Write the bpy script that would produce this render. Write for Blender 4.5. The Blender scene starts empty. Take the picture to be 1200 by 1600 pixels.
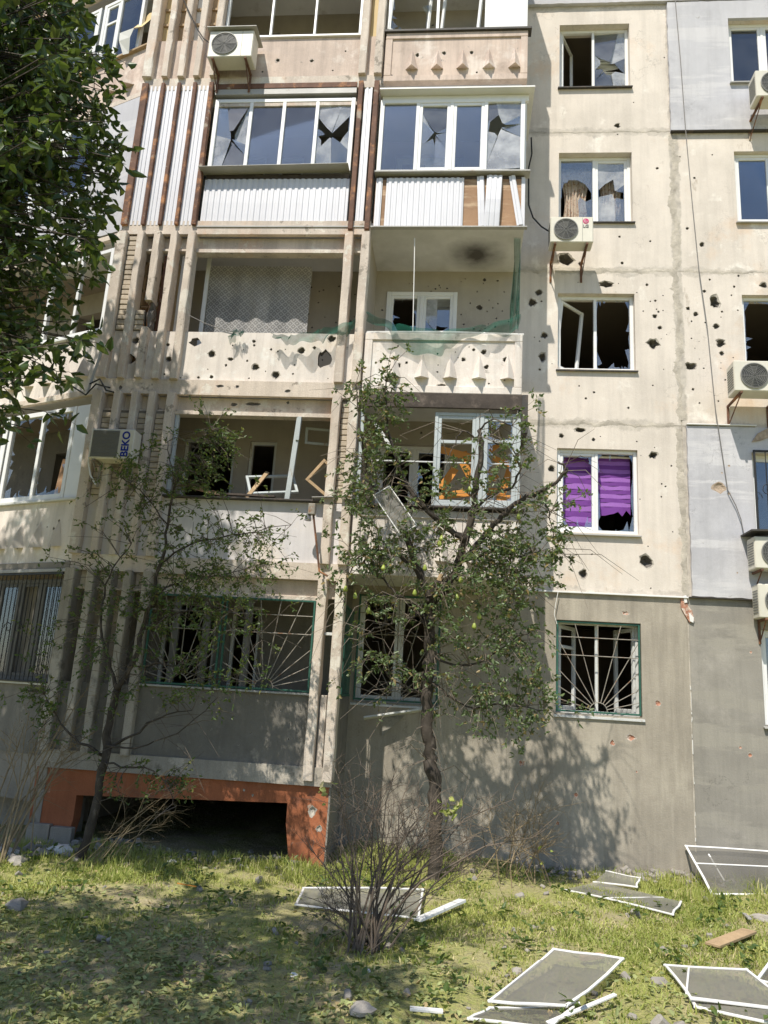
import bpy, math, random
import numpy as np
from mathutils import Vector, Matrix
from mathutils.geometry import delaunay_2d_cdt
random.seed(7)
rng = np.random.default_rng(11)
SC = bpy.context.scene
COL = SC.collection

# ------------------------------------------------------------------ camera
CAM_H, FPX, PITCH, YAW, ROLL = 2.16, 1202.0, .2341, .0990, .0597
_cy, _sy, _cp, _sp, _cr, _sr = (math.cos(YAW), math.sin(YAW), math.cos(PITCH), math.sin(PITCH), math.cos(ROLL), math.sin(ROLL))
FWD = Vector((-_sy*_cp, _cy*_cp, _sp)); _r = Vector((_cy, _sy, 0)); _u = _r.cross(FWD)
RGT = _r*_cr + _u*_sr; UPV = _u*_cr - _r*_sr
cam_data = bpy.data.cameras.new('camera'); cam = bpy.data.objects.new('camera', cam_data); COL.objects.link(cam)
cam_data.sensor_fit = 'VERTICAL'; cam_data.sensor_height = 36.0; cam_data.lens = FPX*36/1600
cam_data.clip_end = 2000; cam_data.clip_start = .05
cam.matrix_world = Matrix(((RGT.x, UPV.x, -FWD.x, 0), (RGT.y, UPV.y, -FWD.y, 0), (RGT.z, UPV.z, -FWD.z, CAM_H), (0, 0, 0, 1)))
SC.camera = cam
# ------------------------------------------------------------------ sky, sun, exposure
SUN = Vector((.41, 1.0, -1.64)).normalized()          # the way the light travels
elev = math.asin(-SUN.z)
world = bpy.data.worlds.new('World'); SC.world = world; world.use_nodes = True
wn = world.node_tree; bg = wn.nodes['Background']
sky = wn.nodes.new('ShaderNodeTexSky'); sky.sky_type = 'NISHITA'; sky.sun_disc = False
sky.sun_elevation = elev; sky.sun_rotation = math.atan2(-SUN.x, -SUN.y)
sky.air_density = 1.0; sky.dust_density = .6; sky.ozone_density = 3.0
wn.links.new(sky.outputs[0], bg.inputs[0]); bg.inputs[1].default_value = .086
sun_d = bpy.data.lights.new('sun', 'SUN'); sun_d.energy = 3.35; sun_d.angle = math.radians(.53); sun_d.color = (1, .94, .83)
sun = bpy.data.objects.new('sun', sun_d); COL.objects.link(sun)
sun.rotation_euler = SUN.to_track_quat('-Z', 'Y').to_euler(); sun.location = (-6, -12, 20)
SC.view_settings.view_transform = 'Standard'; SC.view_settings.look = 'None'
SC.view_settings.exposure = .78; SC.view_settings.gamma = 1; SC.view_settings.use_curve_mapping = False
SC.cycles.max_bounces = 7; SC.cycles.transparent_max_bounces = 24; SC.cycles.diffuse_bounces = 4

# ------------------------------------------------------------------ pixels of the photograph to points on planes
CO = Vector((0, 0, CAM_H))
def ray(px, py): return FWD*FPX + RGT*(px-600) + UPV*(800-py)
def P(px, py, Y): d = ray(px, py); return CO + d*(Y/d.y)
def PG(px, py, z=0.0): d = ray(px, py); return CO + d*((z-CAM_H)/d.z)
def PPX(p): return FPX/((Vector(p)-CO).dot(FWD))       # pixels per metre at a point

# ------------------------------------------------------------------ objects
WM = {}
def link(name, me, parent=None, mw=None):
    o = bpy.data.objects.new(name, me); COL.objects.link(o)
    mw = mw or Matrix.Identity(4)
    if parent is not None:
        o.parent = parent; o.matrix_parent_inverse = WM[parent.name].inverted()
    o.matrix_basis = mw; WM[o.name] = mw
    return o
def tag(o, label=None, cat=None, group=None, kind=None):
    if label: o['label'] = label
    if cat: o['category'] = cat
    if group: o['group'] = group
    if kind or (cat and 'kind' not in o): o['kind'] = kind or 'thing'
    return o
def thing(name, label, cat, loc, group=None):
    return tag(link(name, None, None, Matrix.Translation(Vector(loc))), label, cat, group)

_S = [(sx, sy, sz) for sx in (-1, 1) for sy in (-1, 1) for sz in (-1, 1)]
def _boxtopo():
    vi = {}
    vs = []
    for s in _S:
        for a in range(3): vi[(s, a)] = len(vs); vs.append((s, a))
    def pos(s, a, h=1.0, c=.1): return Vector([s[i]*(h if i == a else h-c) for i in range(3)])
    fs = []
    for a in range(3):
        b, c = [i for i in range(3) if i != a]
        for sg in (-1, 1):
            loop = []
            for (p, q) in ((-1, -1), (1, -1), (1, 1), (-1, 1)):
                s = [0, 0, 0]; s[a] = sg; s[b] = p; s[c] = q; loop.append(vi[(tuple(s), a)])
            fs.append(loop)
    for a in range(3):                       # edges along a
        b, c = [i for i in range(3) if i != a]
        for p in (-1, 1):
            for q in (-1, 1):
                s0 = [0]*3; s0[a] = -1; s0[b] = p; s0[c] = q; s1 = list(s0); s1[a] = 1
                s0, s1 = tuple(s0), tuple(s1)
                fs.append([vi[(s0, b)], vi[(s1, b)], vi[(s1, c)], vi[(s0, c)]])
    for s in _S: fs.append([vi[(s, 0)], vi[(s, 1)], vi[(s, 2)]])
    out = []
    for f in fs:
        ps = [pos(*vs[i]) for i in f]; n = (ps[1]-ps[0]).cross(ps[2]-ps[0]); c = sum(ps, Vector())/len(ps)
        out.append(f if n.dot(c) > 0 else f[::-1])
    return vs, out
BV, BF = _boxtopo()

class MB:
    def __init__(s, M=None): s.v = []; s.f = []; s.m = []; s.M = M
    def add(s, vs, fs, mi=0, M=None):
        o = len(s.v); M = M or s.M
        s.v += [tuple(M @ Vector(v)) for v in vs] if M else [tuple(v) for v in vs]
        for f in fs: s.f.append([i+o for i in f]); s.m.append(mi)
        return s
    def box(s, x0, x1, y0, y1, z0, z1, ch=.004, mi=0, M=None):
        c = ((x0+x1)/2, (y0+y1)/2, (z0+z1)/2); h = (abs(x1-x0)/2, abs(y1-y0)/2, abs(z1-z0)/2)
        ch = min(ch, min(h)*.45)
        vs = [[c[i]+sg[i]*(h[i] if i == a else h[i]-ch) for i in range(3)] for sg, a in BV]
        return s.add(vs, BF, mi, M)
    def tube(s, pts, rad, n=6, mi=0, M=None, cap=True):
        pts = [Vector(p) for p in pts]
        if not hasattr(rad, '__len__'): rad = [rad]*len(pts)
        up = None; vs = []; fs = []
        for i, p in enumerate(pts):
            t = (pts[min(i+1, len(pts)-1)]-pts[max(i-1, 0)])
            if t.length < 1e-9: t = Vector((0, 0, 1))
            t.normalize()
            if up is None: up = t.orthogonal().normalized()
            up = up - t*up.dot(t)
            up = up.normalized() if up.length > 1e-6 else t.orthogonal().normalized()
            b = t.cross(up)
            for k in range(n):
                a = 2*math.pi*k/n; vs.append(p + (up*math.cos(a)+b*math.sin(a))*rad[i])
        for i in range(len(pts)-1):
            for k in range(n): fs.append([i*n+k, i*n+(k+1) % n, (i+1)*n+(k+1) % n, (i+1)*n+k])
        if cap: fs.append(list(range(n))[::-1]); fs.append([(len(pts)-1)*n+k for k in range(n)])
        return s.add(vs, fs, mi, M)
    def bar(s, a, b, w, d, ref=(0, 1, 0), ch=.003, mi=0, M=None):
        """box along a-b; d is the thickness along ref, w across"""
        a = Vector(a); b = Vector(b); t = (b-a); L = t.length; t.normalize(); r = Vector(ref); r = (r - t*r.dot(t)).normalized(); q = t.cross(r)
        X = Matrix(((q.x, r.x, t.x, a.x), (q.y, r.y, t.y, a.y), (q.z, r.z, t.z, a.z), (0, 0, 0, 1)))
        return s.box(-w/2, w/2, -d/2, d/2, 0, L, ch, mi, (M @ X) if M else ((s.M @ X) if s.M else X))
    def prism(s, poly, y0, y1, mi=0, M=None):
        """polygon in x,z extruded along y (y0 = outer face)"""
        n = len(poly)
        area = sum(poly[i][0]*poly[(i+1) % n][1]-poly[(i+1) % n][0]*poly[i][1] for i in range(n))
        if area < 0: poly = poly[::-1]
        vs = [(x, y0, z) for x, z in poly] + [(x, y1, z) for x, z in poly]
        fs = [list(range(n)), list(range(2*n-1, n-1, -1))] + [[i, i+n, (i+1) % n+n, (i+1) % n] for i in range(n)]
        return s.add(vs, fs, mi, M)
    def rough(s, x0, x1, y0, y1, z0, z1, jit=.006, seg=.22, ch=.012, mi=0):
        """upright chipped concrete post"""
        n = max(2, int((z1-z0)/seg)); prof = [(x0+ch, y0), (x1-ch, y0), (x1, y0+ch), (x1, y1), (x0, y1), (x0, y0+ch)]
        vs = []; fs = []; k = len(prof)
        for i in range(n+1):
            z = z0+(z1-z0)*i/n + (random.uniform(-.04, .04) if 0 < i < n else 0)
            for (x, y) in prof: vs.append((x+random.uniform(-jit, jit), y+random.uniform(-jit, jit)*(y < y1), z))
        for i in range(n):
            for j in range(k): fs.append([i*k+j, i*k+(j+1) % k, (i+1)*k+(j+1) % k, (i+1)*k+j])
        fs.append(list(range(k))[::-1]); fs.append([n*k+j for j in range(k)])
        return s.add(vs, fs, mi)
    def mesh(s, name, mats):
        me = bpy.data.meshes.new(name); me.from_pydata(s.v, [], s.f)
        for m in (mats if isinstance(mats, (list, tuple)) else [mats]): me.materials.append(m)
        if any(s.m): me.polygons.foreach_set('material_index', s.m)
        me.update(); return me
    def build(s, name, mats, parent=None, smooth=False):
        me = s.mesh(name, mats)
        if smooth: me.polygons.foreach_set('use_smooth', [True]*len(me.polygons))
        return link(name, me, parent)

# ------------------------------------------------------------------ plates with openings and shell craters
def inpoly(px, py, poly):
    poly = np.asarray(poly); x, y = poly[:, 0], poly[:, 1]; x2, y2 = np.roll(x, -1), np.roll(y, -1)
    r = np.zeros(len(px), bool)
    for a, b, c, d in zip(x, y, x2, y2):
        cond = (b > py) != (d > py)
        with np.errstate(divide='ignore', invalid='ignore'): xi = (c-a)*(py-b)/(d-b+1e-18)+a
        r ^= cond & (px < xi)
    return r
def cdt(outer, holes):
    vs = []; es = []
    for lp in [outer]+holes:
        o = len(vs); vs += [Vector((p[0], p[1])) for p in lp]; es += [(o+i, o+(i+1) % len(lp)) for i in range(len(lp))]
    ov, oe, of, *_ = delaunay_2d_cdt(vs, es, [], 0, 1e-6)
    tri = np.array([list(f) for f in of]); V = np.array([[v.x, v.y] for v in ov]); c = V[tri].mean(1)
    keep = inpoly(c[:, 0], c[:, 1], outer)
    for h in holes: keep &= ~inpoly(c[:, 0], c[:, 1], h)
    return V, tri[keep]
def jag(cx, cy, r, n=11, irr=.3, sx=1, sy=1):
    a0 = random.random()*6
    return [(cx+sx*r*(1+random.uniform(-irr, irr))*math.cos(a0+2*math.pi*i/n), cy+sy*r*(1+random.uniform(-irr, irr))*math.sin(a0+2*math.pi*i/n)) for i in range(n)]
def rect(u0, u1, v0, v1): return [(u0, v0), (u1, v0), (u1, v1), (u0, v1)]
def plate(name, outer, mats, parent, y0=0.0, th=.3, openings=(), craters=(), M=None, back=True, edges=True):
    """plate in local x,z; outer face at y0, thickness th. crater = (u, v, r, depth, through, sx, sy)"""
    mb = MB(M); ops = [list(o) for o in openings]; ok = []
    O = np.asarray(outer); x0, x1, z0, z1 = O[:, 0].min(), O[:, 0].max(), O[:, 1].min(), O[:, 1].max()
    for c in craters:
        u, v, r, dp, thr, sx, sy = (list(c)+[.7*c[2], False, 1, 1][len(c)-3:]) if len(c) < 7 else c
        rx, ry = r*sx*1.3+.003, r*sy*1.3+.003
        if u-rx < x0 or u+rx > x1 or v-ry < z0 or v+ry > z1: continue
        bad = False; mg = 1.0
        for o in ops:
            oa = np.asarray(o)
            if u+rx > oa[:, 0].min() and u-rx < oa[:, 0].max() and v+ry > oa[:, 1].min() and v-ry < oa[:, 1].max(): bad = True
        if not inpoly(np.array([u]), np.array([v]), outer)[0]: bad = True
        for q in ok:
            if math.hypot(q[0]-u, q[1]-v) < 1.22*(r*max(sx, sy)+q[2]*max(q[5], q[6])): bad = True
        if not bad: ok.append((u, v, r, min(dp, th*.8), thr, sx, sy))
    loops = [jag(u, v, r, 13 if r > .02 else 8, .26, sx, sy) for u, v, r, dp, thr, sx, sy in ok]
    V, T = cdt(outer, ops+loops)
    def fl(V, T, y, flip):
        tris = []
        for t in T:
            a, b, c = V[t]
            ccw = (b[0]-a[0])*(c[1]-a[1])-(b[1]-a[1])*(c[0]-a[0]) > 0
            tris.append(list(t) if ccw != flip else list(t)[::-1])
        mb.add([(p[0], y, p[1]) for p in V], tris, 0)
    fl(V, T, y0, False)
    thr_loops = [l for l, q in zip(loops, ok) if q[4]]
    if back: V2, T2 = cdt(outer, ops+thr_loops); fl(V2, T2, y0+th, True)
    def wall(lp, ya, yb, mi, inward):
        n = len(lp); ar = sum(lp[i][0]*lp[(i+1) % n][1]-lp[(i+1) % n][0]*lp[i][1] for i in range(n))
        if (ar < 0) != inward: lp = lp[::-1]
        mb.add([(p[0], ya, p[1]) for p in lp]+[(p[0], yb, p[1]) for p in lp], [[i, i+n, (i+1) % n+n, (i+1) % n] for i in range(n)], mi)
    if edges: wall(list(outer), y0, y0+th, 0, False)
    for o in ops: wall(o, y0, y0+th, 0, True)
    for lp, (u, v, r, dp, thr, sx, sy) in zip(loops, ok):
        if thr: wall(lp, y0, y0+th, 1, True); continue
        n = len(lp); ar = sum(lp[i][0]*lp[(i+1) % n][1]-lp[(i+1) % n][0]*lp[i][1] for i in range(n))
        if ar < 0: lp = lp[::-1]
        ju, jv = u+random.uniform(-.2, .2)*r, v+random.uniform(-.2, .2)*r
        vs = [(p[0], y0, p[1]) for p in lp]; RG = ((.80, .10), (.62, .62), (.34, 1.0)); NR = len(RG)
        for k, (q, dd) in enumerate(RG):
            vs += [(ju+(p[0]-ju)*q*random.uniform(.82, 1.12), y0+dp*dd*random.uniform(.75, 1.1), jv+(p[1]-jv)*q*random.uniform(.82, 1.12)) for p in lp]
        vs.append((ju, y0+dp, jv)); fs = []
        for k in range(NR):
            fs += [[k*n+i, k*n+(i+1) % n, (k+1)*n+(i+1) % n, (k+1)*n+i] for i in range(n)]
        fs += [[NR*n+i, NR*n+(i+1) % n, (NR+1)*n] for i in range(n)]
        mb.add(vs, fs[:n], 2 if len(mats) > 2 else 1); mb.add(vs, fs[n:], 1)
    return mb.build(name, mats, parent)
def crat(px, py, r, Y, M=None, depth=None, thr=False, sx=1, sy=1):
    p = P(px, py, Y); rr = 1.2*r/PPX(p)
    return (p.x, p.z, rr, depth if depth is not None else rr*1.2, thr, sx, sy)
# ------------------------------------------------------------------ materials
class NT:
    def __init__(s, name):
        s.mat = bpy.data.materials.new(name); s.mat.use_nodes = True; s.t = s.mat.node_tree; s.n = s.t.nodes
        s.bsdf = s.n['Principled BSDF']; s.out = s.n['Material Output']; s._pos = None
    def new(s, t, **k):
        n = s.n.new(t)
        for a, b in k.items(): setattr(n, a, b)
        return n
    def ln(s, a, b): s.t.links.new(a, b)
    @property
    def pos(s):
        if s._pos is None: s._pos = s.new('ShaderNodeNewGeometry').outputs['Position']
        return s._pos
    def noise(s, scale, stretch=(1, 1, 1), detail=5, rough=.6, off=0.0, dist=0.0, vec=None):
        m = s.new('ShaderNodeMapping'); m.inputs['Scale'].default_value = stretch; m.inputs['Location'].default_value = (off, off*.7, off*1.3)
        s.ln(vec or s.pos, m.inputs[0]); n = s.new('ShaderNodeTexNoise'); n.inputs['Scale'].default_value = scale
        n.inputs['Detail'].default_value = detail; n.inputs['Roughness'].default_value = rough; n.inputs['Distortion'].default_value = dist
        s.ln(m.outputs[0], n.inputs['Vector']); return n.outputs['Fac']
    def ramp(s, v, lo, hi, a=0.0, b=1.0):
        r = s.new('ShaderNodeMapRange'); r.inputs[1].default_value = lo; r.inputs[2].default_value = hi; r.inputs[3].default_value = a; r.inputs[4].default_value = b
        s.ln(v, r.inputs[0]); return r.outputs[0]
    def math(s, op, a, b=None):
        n = s.new('ShaderNodeMath', operation=op)
        for i, x in enumerate((a, b)):
            if x is None: continue
            if isinstance(x, (int, float)): n.inputs[i].default_value = x
            else: s.ln(x, n.inputs[i])
        return n.outputs[0]
    def mix(s, fac, a, b, mode='MIX'):
        n = s.new('ShaderNodeMix', data_type='RGBA', blend_type=mode)
        for sock, x in ((n.inputs[0], fac), (n.inputs[6], a), (n.inputs[7], b)):
            if isinstance(x, (int, float)): sock.default_value = x
            elif isinstance(x, tuple): sock.default_value = (*x, 1)
            else: s.ln(x, sock)
        return n.outputs[2]
    def xyz(s):
        n = s.new('ShaderNodeSeparateXYZ'); s.ln(s.pos, n.inputs[0]); return n.outputs
    def bump(s, h, strength=.4, dist=.01):
        b = s.new('ShaderNodeBump'); b.inputs['Strength'].default_value = strength; b.inputs['Distance'].default_value = dist
        s.ln(h, b.inputs['Height']); s.ln(b.outputs[0], s.bsdf.inputs['Normal'])
    def col(s, c): s.ln(c, s.bsdf.inputs['Base Color']) if not isinstance(c, tuple) else setattr(s.bsdf.inputs['Base Color'], 'default_value', (*c, 1))

def mul(c, k): return tuple(min(1, x*k) for x in c)
def surf(name, base, rough=.85, var=.18, vscale=1.3, streak=0.0, grain=.12, patches=(), bump=.35, bscale=60, spec=.3, metal=0.0, joints=False, objrand=0.0, cracks=0.0):
    """weathered surface: base colour, broad mottling, vertical run-off streaks, fine grain, patches (colour, scale, lo, hi, stretch)"""
    t = NT(name); b = t.bsdf
    b.inputs['Roughness'].default_value = rough; b.inputs['Specular IOR Level'].default_value = spec; b.inputs['Metallic'].default_value = metal
    off = random.uniform(0, 50)
    c = t.mix(t.ramp(t.noise(vscale, off=off, detail=8), .3, .7), mul(base, 1-var), mul(base, 1+var*.55))
    for i, p in enumerate(patches):
        pc, ps, lo, hi = p[:4]; st = p[4] if len(p) > 4 else (1, 1, 1)
        c = t.mix(t.ramp(t.noise(ps, st, off=off+3.1*(i+1), detail=9, rough=.68), lo, hi), c, pc)
    if streak: c = t.mix(t.math('MULTIPLY', t.ramp(t.noise(5.5, (1, 1, .07), off=off+9, detail=6, rough=.7), .45, .72), streak), c, mul(base, .42))
    if joints:
        o = t.xyz(); q = t.math('ADD', t.math('DIVIDE', t.math('SUBTRACT', o[2], 3.866), 2.75), 40.5)
        dz = t.math('MULTIPLY', t.math('ABSOLUTE', t.math('SUBTRACT', t.math('FRACT', q), .5)), 2.75)
        w = t.noise(3.2, off=off+20, detail=7, rough=.75); dz = t.math('ADD', dz, t.math('MULTIPLY', t.math('SUBTRACT', w, .5), -.42))
        mz = t.ramp(dz, .05, .09, 1, 0)
        dx = t.math('ABSOLUTE', t.math('SUBTRACT', o[0], 3.52)); dx = t.math('ADD', dx, t.math('MULTIPLY', t.math('SUBTRACT', w, .5), -.2))
        mx = t.ramp(dx, .06, .085, 1, 0)
        g = t.mix(t.ramp(t.noise(9, off=off+2, detail=8), .3, .7), (.33, .30, .265), (.56, .51, .44))
        c = t.mix(t.math('MULTIPLY', t.math('MAXIMUM', t.math('MULTIPLY', mz, .75), mx), .9), c, g)
    if cracks:
        k1 = t.ramp(t.math('ABSOLUTE', t.math('SUBTRACT', t.noise(.9, off=off+31, detail=9, rough=.62), .5)), 0, .0045, 1, 0); k2 = t.ramp(t.noise(.7, off=off+37, detail=3), .50, .58)
        c = t.mix(t.math('MULTIPLY', t.math('MULTIPLY', k1, k2), cracks), c, mul(base, .38))
    gn = t.noise(bscale*2.2, off=off+1, detail=3)
    c = t.mix(grain, c, t.mix(t.ramp(gn, .25, .75), (.04, .04, .04), (1, 1, 1)), 'OVERLAY')
    if objrand:
        oi = t.new('ShaderNodeObjectInfo'); c = t.mix(objrand, c, t.mix(oi.outputs['Random'], mul(base, .35), mul(base, 1.5)))
    t.col(c)
    if bump: t.bump(t.math('ADD', t.noise(bscale, off=off, detail=6), t.math('MULTIPLY', t.noise(bscale*.12, off=off, detail=4), 1.6)), bump, .006)
    return t.mat

m_cream = surf('cream_render', (.665, .60, .53), var=.13, streak=.26, cracks=.55, joints=True, patches=(((.63, .47, .34), .8, .55, .76), ((.76, .71, .64), 1.9, .58, .68), ((.46, .40, .335), 4, .64, .72, (1, 1, .4))))
m_grey = surf('grey_render', (.375, .335, .275), var=.20, streak=.45, cracks=.6, patches=(((.46, .415, .34), 1.1, .52, .72, (1.6, 1, .35)), ((.28, .245, .20), 2.6, .56, .78)), bump=.6, bscale=45)
m_grey2 = surf('smooth_grey_render', (.28, .262, .23), var=.20, streak=.3, cracks=.6, patches=(((.36, .335, .295), .7, .53, .64), ((.31, .29, .25), 1.3, .5, .56, (.5, 1, 2.5)), ((.20, .185, .165), 4, .64, .70)), bump=.35, bscale=50)
m_lav = surf('lavender_render', (.50, .495, .52), var=.10, streak=.22, cracks=.5, bump=.25, bscale=70, patches=(((.42, .415, .44), .8, .53, .66), ((.56, .55, .565), 1.0, .52, .58, (.35, 1, 2.6)), ((.36, .35, .35), 5, .66, .72)))
m_conc = surf('painted_concrete', (.62, .535, .455), var=.18, streak=.42, grain=.16, patches=(((.30, .26, .215), 3.6, .60, .64), ((.56, .37, .25), 1.3, .56, .74, (1, 1, .5)), ((.68, .63, .55), 2.6, .55, .60), ((.22, .19, .16), 8, .67, .70)), bump=.65, bscale=42)
m_parw = surf('whitewashed_concrete', (.73, .665, .605), var=.13, streak=.42, grain=.16, patches=(((.64, .47, .33), .9, .58, .76, (1, 1, .5)), ((.44, .405, .36), 3.4, .63, .67), ((.78, .75, .70), 1.8, .55, .62), ((.30, .27, .24), 7, .69, .72)), bump=.5)
m_parp = surf('pinkish_concrete', (.60, .485, .41), var=.2, streak=.5, grain=.18, patches=(((.38, .30, .25), 1.8, .58, .72), ((.70, .61, .54), 1.3, .56, .64), ((.24, .22, .2), 5.0, .65, .69)), bump=.55)
m_parl = surf('lilac_painted_concrete', (.66, .63, .635), var=.12, streak=.25, grain=.12, patches=(((.64, .54, .41), .9, .56, .72), ((.42, .4, .38), 4, .66, .70)), bump=.35)
m_chip = surf('chipped_pale_concrete', (.44, .40, .345), var=.35, vscale=25, bump=1, bscale=60, grain=.2)
m_broken = surf('broken_concrete', (.17, .155, .14), var=.4, vscale=14, bump=1, bscale=60, grain=.3)
m_brickred = surf('broken_brick', (.42, .20, .13), var=.35, vscale=20, bump=1, bscale=60, patches=(((.6, .5, .42), 14, .5, .6),))
m_tan = surf('torn_insulation', (.42, .33, .25), var=.35, vscale=20, bump=1, bscale=60)
m_red = surf('red_plinth_render', (.40, .14, .065), var=.3, streak=.4, patches=(((.40, .18, .10), 1.8, .55, .72), ((.20, .09, .06), 2.6, .55, .70), ((.42, .33, .26), 4.4, .66, .69)), bump=.7, bscale=38)
m_slab = surf('raw_concrete', (.30, .27, .23), var=.3, streak=.3, patches=(((.16, .145, .125), 3, .55, .72),), bump=.7, bscale=40)
m_ceil = surf('loggia_ceiling', (.64, .635, .62), var=.12, patches=(((.42, .39, .35), 2, .58, .75),), bump=.2)
m_brick = surf('silicate_brick', (.50, .43, .34), var=.2, vscale=6, patches=(((.34, .28, .22), 8, .55, .68),), bump=.7, bscale=50, objrand=.22)
m_mortar = surf('mortar', (.20, .18, .155), var=.3, vscale=9, bump=.8)
m_mort2 = surf('joint_mortar', (.47, .425, .36), var=.35, vscale=5, bump=1, bscale=35)
m_room = surf('room_wallpaper', (.26, .22, .17), var=.15, bump=.1)
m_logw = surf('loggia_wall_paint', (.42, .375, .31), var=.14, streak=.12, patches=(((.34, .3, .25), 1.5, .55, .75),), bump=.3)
m_pvc = surf('white_plastic', (.78, .78, .77), rough=.35, var=.05, vscale=3, grain=.02, bump=0, spec=.5, patches=(((.6, .58, .54), 3, .62, .8),))
m_wood = surf('old_white_painted_wood', (.62, .63, .62), rough=.6, var=.15, streak=.1, patches=(((.34, .25, .17), 7, .62, .70, (1, 1, .3)),), bump=.5, bscale=40)
m_blwood = surf('pale_blue_painted_wood', (.45, .49, .50), rough=.6, var=.15, patches=(((.33, .26, .19), 7, .60, .68, (1, 1, .3)),), bump=.5, bscale=40)
m_rawwood = surf('raw_timber', (.45, .32, .19), rough=.75, var=.25, vscale=5, streak=.3, bump=.5, bscale=40)
m_ply = surf('weathered_plywood', (.36, .22, .13), rough=.8, var=.3, patches=(((.5, .36, .24), 2.0, .5, .62, (.5, 1, 3)), ((.2, .13, .08), 3, .6, .75, (.5, 1, 4))), bump=.4)
m_orange = surf('orange_board', (.62, .26, .05), rough=.6, var=.15, bump=.2)
m_darkwood = surf('dark_old_plank', (.075, .06, .05), rough=.8, var=.4, vscale=4, bump=.6, patches=(((.15, .12, .1), 5, .55, .7),))
m_cor = surf('white_corrugated_steel', (.66, .66, .70), rough=.42, var=.06, streak=.12, grain=.03, bump=.05, spec=.5)
m_rust = surf('rusty_brown_steel', (.15, .078, .052), rough=.75, var=.35, vscale=5, patches=(((.40, .19, .085), 4, .53, .64), ((.34, .28, .22), 3, .60, .66)), bump=.7, bscale=55)
m_flash = surf('weathered_sheet_metal', (.38, .37, .35), rough=.5, var=.25, metal=.0, patches=(((.2, .14, .1), 5, .6, .72),), bump=.2, spec=.5)
m_dkflash = surf('dark_sheet_metal', (.06, .055, .05), rough=.6, var=.3, patches=(((.14, .1, .08), 5, .55, .7),), bump=.3)
m_iron = surf('pale_rusty_iron', (.29, .265, .225), rough=.6, var=.3, vscale=9, patches=(((.24, .12, .06), 9, .55, .66),), bump=.3)
m_green = surf('green_painted_iron', (.035, .115, .085), rough=.55, var=.3, vscale=6, patches=(((.2, .12, .07), 9, .62, .7),), bump=.3)
m_black = surf('black_iron', (.03, .03, .03), rough=.5, var=.3, bump=.2)
m_acw = surf('yellowed_white_plastic', (.66, .63, .54), rough=.45, var=.1, vscale=2.5, streak=.15, grain=.04, bump=.05, spec=.5)
m_acg = surf('grey_plastic_grille', (.20, .20, .19), rough=.5, var=.15, bump=0)
m_dark = surf('dark_cavity', (.03, .03, .03), rough=.9, var=.2, bump=0)
m_cable = surf('black_rubber', (.022, .022, .022), rough=.6, var=.1, bump=0)
m_wire = surf('grey_cable', (.19, .18, .17), rough=.6, var=.1, bump=0)
m_pink = surf('magenta_print', (.55, .05, .17), rough=.4, var=.02, bump=0)
m_gtext = surf('grey_print', (.16, .16, .17), rough=.4, var=.02, bump=0)
m_blue = surf('blue_print', (.02, .04, .27), rough=.4, var=.02, bump=0)
m_white = surf('white_paper', (.74, .73, .70), rough=.7, var=.06, bump=.1)
m_yel = surf('yellow_wallpaper', (.60, .46, .24), rough=.7, var=.1, bump=.1)
m_alu = surf('white_coated_aluminium', (.74, .73, .71), rough=.4, var=.08, bump=.05, spec=.5)
m_purple = surf('purple_fabric', (.16, .045, .26), rough=.8, var=.12, bump=.1)
m_purple2 = surf('violet_fabric', (.31, .13, .45), rough=.8, var=.1, bump=.1)
m_soot = None
m_conc_shade = surf('grimy_shaded_concrete', (.40, .36, .305), var=.25, streak=.5, grain=.18, patches=(((.22, .2, .17), 3.2, .56, .64), ((.50, .45, .39), 2.4, .6, .64)), bump=.7, bscale=40)  # darker copy of painted_concrete: grime, plus the ground storey's tree shade put into the colour
m_fan = surf('fan_shadow_grey', (.10, .10, .095), rough=.7, var=.1, bump=0)
m_oldgrey = surf('grey_weathered_timber', (.15, .145, .135), var=.3, bump=.4)
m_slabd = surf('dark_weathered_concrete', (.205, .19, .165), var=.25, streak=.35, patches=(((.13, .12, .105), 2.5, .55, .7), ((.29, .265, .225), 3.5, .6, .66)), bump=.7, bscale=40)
m_stone = surf('grey_rubble', (.36, .33, .29), var=.3, vscale=8, bump=.8, objrand=.3)

def glassmat(name, tint, refl, rough=.015, film=0.0):
    t = NT(name); tr = t.new('ShaderNodeBsdfTransparent'); tr.inputs[0].default_value = (*tint, 1)
    gl = t.new('ShaderNodeBsdfGlossy'); gl.inputs['Roughness'].default_value = rough; gl.inputs[0].default_value = (.96, .98, 1, 1)
    fr = t.new('ShaderNodeFresnel'); fr.inputs[0].default_value = 1.5
    f = t.math('ADD', t.math('MULTIPLY', fr.outputs[0], 1.0), refl); mx = t.new('ShaderNodeMixShader')
    t.ln(f, mx.inputs[0]); t.ln(tr.outputs[0], mx.inputs[1]); t.ln(gl.outputs[0], mx.inputs[2]); last = mx.outputs[0]
    if film:
        d = t.new('ShaderNodeBsdfDiffuse'); d.inputs[0].default_value = (.75, .76, .78, 1); m2 = t.new('ShaderNodeMixShader')
        t.ln(t.ramp(t.noise(3.0, detail=6), .35, .75, film*.4, film*1.5), m2.inputs[0]); t.ln(last, m2.inputs[1]); t.ln(d.outputs[0], m2.inputs[2]); last = m2.outputs[0]
    t.ln(last, t.out.inputs[0]); return t.mat
m_glass = glassmat('window_glass', (.72, .76, .78), .10, film=.02)
m_shard = glassmat('broken_glass', (.8, .85, .86), .10, film=.08)
m_shardw = glassmat('broken_glass_with_film', (.8, .84, .86), .10, film=.4)

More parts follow.
